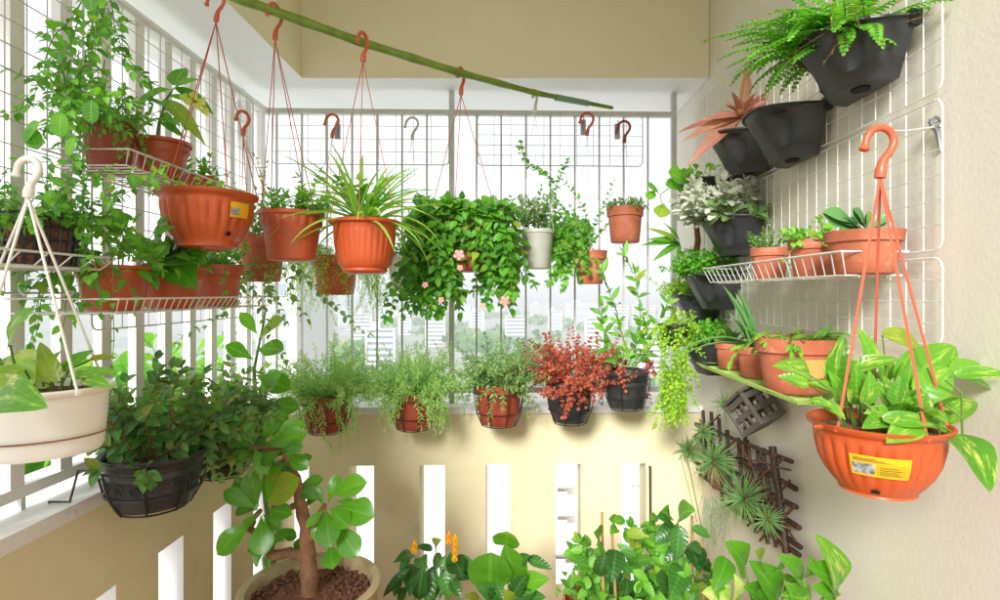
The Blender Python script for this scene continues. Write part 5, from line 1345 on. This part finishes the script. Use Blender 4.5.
# peperomia
t, c = floorpot('floor plant with big glossy round leaves, in front of the third clear slot', 'potted_plant', 512, 1.75, .40, .12, M_terra2)
pl = Plant(t, L_obo); p2 = Plant(t, L_deep); Y = 1.75
for (a, b_, w, m_) in [((510, 395), (515, 342), 1.05, 0), ((545, 530), (505, 388), .62, 0), ((450, 545), (452, 420), 1.0, 0), ((590, 440), (685, 485), .38, 1), ((560, 540), (675, 520), .55, 0), ((530, 590), (590, 500), .42, 1), ((520, 600), (620, 570), .55, 1), ((500, 600), (395, 545), .5, 1), ((470, 520), (500, 600), .5, 1), ((410, 590), (350, 585), .35, 1), ((560, 460), (600, 430), .5, 1), ((480, 600), (440, 560), .6, 1), ((600, 590), (660, 590), .5, 1), ((540, 620), (500, 560), .5, 0)]:
    A = cq2(*a); lpx((p2 if m_ else pl).l, A, cq2(*b_, -.05), w, 'round' if w > .9 else 'ovate', .4, .08)
    pl.s.tube([c, c.lerp(A, .5) + Vector((0, -.01, .02)), A], .0035, 5)
pl.done(); p2.done('dark_foliage', 'dark_stem')
# thin little plant in pink rimmed pot
t, c = floorpot('thin twiggy seedling in a wide dusty pink rimmed pot between the floor plants', 'potted_plant', 598, 1.9, .455, .12, M_terra2)
pl = Plant(t, L_bright); rnd = random.Random(711)
for (x, y) in ((555, 590), (571, 555), (578, 562), (585, 560), (562, 575), (594, 570), (600, 588), (608, 580)):
    a = P(rnd.uniform(570, 592), 602, 1.88); e = P(x, y, 1.86); stem(pl.l, pl.s, rnd, a, e - a, (e - a).length, spec(L=.028, W=.65, step=.03, n=1, start=.4, face=.7), 0, .05, .0016)
pl.done()
# staked bush
t, c = floorpot('tall leafy bush tied to wooden stakes, below the trellis on the floor', 'potted_plant', 650, 1.75, .34, .15, M_terra2)
for (x0, y0, x1, y1) in ((604, 600, 602, 512), (618, 600, 612, 533), (693, 600, 692, 516), (704, 600, 702, 540)):
    MB().tube([P(x0, y0 + 40, 1.75), P(x1, y1, 1.75)], .0045, 6).build('stake', M_stake, t)
pl = Plant(t, L_deep); p2 = Plant(t, L_mid); rnd = random.Random(720)
def cq3(x, y, dY=0): return P(580 + x / 3.333, 480 + y / 3.333, 1.72 + dY)
for (a, b_, w, m_) in [((55, 215), (45, 175), .55, 1), ((40, 225), (28, 255), .5, 0), ((120, 232), (105, 340), .55, 0), ((85, 245), (62, 320), .5, 0), ((135, 232), (190, 255), .6, 0), ((155, 175), (225, 190), .5, 1), ((115, 150), (95, 130), .6, 1), ((110, 140), (150, 132), .5, 1), ((120, 160), (100, 180), .6, 1),
        ((320, 155), (250, 205), .6, 0), ((330, 150), (320, 265), .52, 0), ((300, 130), (255, 125), .55, 0), ((330, 125), (385, 100), .7, 1), ((300, 118), (270, 105), .6, 1), ((370, 155), (435, 192), .42, 0), ((360, 215), (405, 250), .55, 0), ((365, 225), (400, 310), .55, 0), ((345, 215), (280, 270), .5, 0), ((340, 290), (300, 390), .55, 0), ((330, 300), (350, 400), .5, 0), ((250, 120), (235, 135), .6, 1), ((215, 150), (200, 160), .6, 1),
        ((175, 300), (230, 340), .4, 1), ((205, 330), (250, 395), .4, 1), ((160, 330), (150, 390), .5, 0), ((380, 330), (435, 345), .45, 0), ((390, 345), (440, 390), .5, 0), ((250, 330), (290, 350), .5, 0), ((190, 270), (245, 265), .45, 1), ((130, 270), (170, 320), .45, 0), ((60, 240), (80, 290), .5, 1), ((230, 350), (190, 390), .45, 0), ((300, 340), (250, 380), .45, 0), ((400, 290), (430, 260), .45, 0)]:
    lpx((p2 if m_ else pl).l, cq3(*a, rnd.uniform(-.06, .06)), cq3(*b_, rnd.uniform(-.1, .03)), w * 1.1, 'ovate', .7, .15)
bush(p2.l, p2.s, (c.x, c.y + .05, c.z + .05), .12, 34, .30, spec(L=.055, W=.6, step=.034, n=2, face=.7), 40, .05, 721, .1, .0025)
bush(pl.l, pl.s, (c.x, c.y, c.z), .12, 22, .26, spec(L=.075, W=.55, step=.04, n=2, face=.8), 45, .05, 722, .1, .003)
rn = random.Random(3)
for (tx, ty) in ((585, 545), (597, 530), (622, 525), (640, 530), (655, 512), (665, 525)):
    a = P(tx + rn.uniform(-4, 8), 610, 1.8); e = P(tx, ty, 1.78); stem(p2.l, p2.s, rn, a, e - a, (e - a).length, spec(L=.05, W=.6, step=.03, n=2, start=.3, face=.7), 0, .06, .002)
pl.done('dark_foliage', 'dark_stem'); p2.done()
# pothos on the floor, right
Y = 1.35; t, c = floorpot('variegated pothos with upright pointed leaves on the floor at the bottom right', 'potted_plant', 765, 1.35, .60, .13, M_terra2)
pl = Plant(t, L_poth); p2 = Plant(t, L_obo); p3 = Plant(t, L_pothy)
def cq4(x, y, dY=0): return P(580 + x / 3.333, 480 + y / 3.333, Y + dY)
for (a, b_, w, m_) in [((862, 355), (782, 178), .42, 0), ((548, 290), (480, 205), .62, 1), ((490, 262), (445, 370), .55, 1), ((660, 395), (560, 268), .5, 1), ((740, 330), (655, 250), .42, 1), ((748, 325), (768, 250), .5, 0), ((600, 275), (580, 238), .7, 1), ((850, 345), (755, 285), .55, 1), ((520, 395), (512, 310), .38, 2), ((500, 400), (405, 375), .6, 2), ((600, 395), (545, 355), .6, 1), ((770, 400), (670, 385), .6, 0), ((850, 395), (770, 355), .5, 1), ((640, 300), (670, 270), .5, 1), ((690, 340), (720, 330), .5, 1), ((700, 400), (680, 340), .5, 0), ((590, 400), (620, 330), .5, 1), ((830, 400), (860, 370), .4, 0), ((470, 400), (430, 330), .4, 1)]:
    A, B = cq4(*a, .02), cq4(*b_, -.03); k = (pl, p2, p3)[m_]; lpx(k.l, A, B, w * 1.05, 'heart', .6, .16)
    p2.s.tube([c + Vector((rnd.uniform(-.05, .05), rnd.uniform(-.03, .03), 0)), c.lerp(A, .6) + Vector((0, 0, .02)), A], .003, 5)
bush(p2.l, p2.s, c, .08, 12, .14, spec(L=.07, W=.55, shape='heart', step=.05, n=1, pet=.02, face=.8), 60, .1, 731, .1, .003)
pl.done(); p2.done('green_foliage', 'leaf_stalks'); p3.done('pale_foliage')

# =================================================================== trees outside the left railing
for i, (x, y, hgt, lab) in enumerate([(-3.1, 2.6, 1.0, 'slim bright leaved tree outside the left railing, nearest the viewer'), (-3.0, 3.7, 1.15, 'slim bright leaved tree outside the left railing, behind the black pots'), (-2.9, 4.8, 1.0, 'slim bright leaved tree outside the left railing, just left of the back corner')]):
    t = thing('tree', lab, 'tree', (x, y, -5.998), 'trees outside the left railing')
    MB().tube([(x, y, -6), (x + .05, y, -3), (x - .03, y, -1), (x, y, .25)], [.09, .07, .05, .03], 9).build('trunk', M_bark, t)
    pl = Plant(t, L_out); bush(pl.l, pl.s, (x, y, .0), .35, 60, hgt, spec(L=.19, W=.68, shape='obovate', step=.10, n=2, pet=.01, face=.4, droop=.6, start=.15), 62, .0, 800 + i, .10, .008)
    bush(pl.l, pl.s, (x, y, .0), .2, 12, hgt * .8, spec(L=.14, W=.62, shape='obovate', step=.10, n=2, face=.4), 95, .0, 820 + i, .10, .008, tilt0=50)
    pl.done()
t = thing('shrub', 'tall stem with big paddle leaves rising in the back left corner', 'shrub', (-1.0, 2.2, .01))
make_pot(t, Vector((-.92, 2.2, .01)), .12, .09, .25, 'classic', M_terra2)
pl = Plant(t, L_out); rnd = random.Random(850)
pl.s.tube([Vector((-.92, 2.2, .22)), P(262, 470, 2.1), P(254, 370, 2.1), P(266, 310, 2.1)], [.012, .009, .006, .003], 7)
for (a, b_, w) in [((256, 350), (284, 350), .55), ((254, 360), (225, 345), .5), ((256, 375), (290, 390), .5), ((254, 395), (225, 385), .5), ((258, 340), (284, 318), .4), ((258, 335), (240, 312), .4), ((256, 420), (290, 425), .5), ((256, 400), (282, 372), .45), ((258, 410), (300, 408), .4)]:
    lpx(pl.l, P(*a, 2.1), P(*b_, 2.05), w, 'obovate', .5, .1)
pl.done()
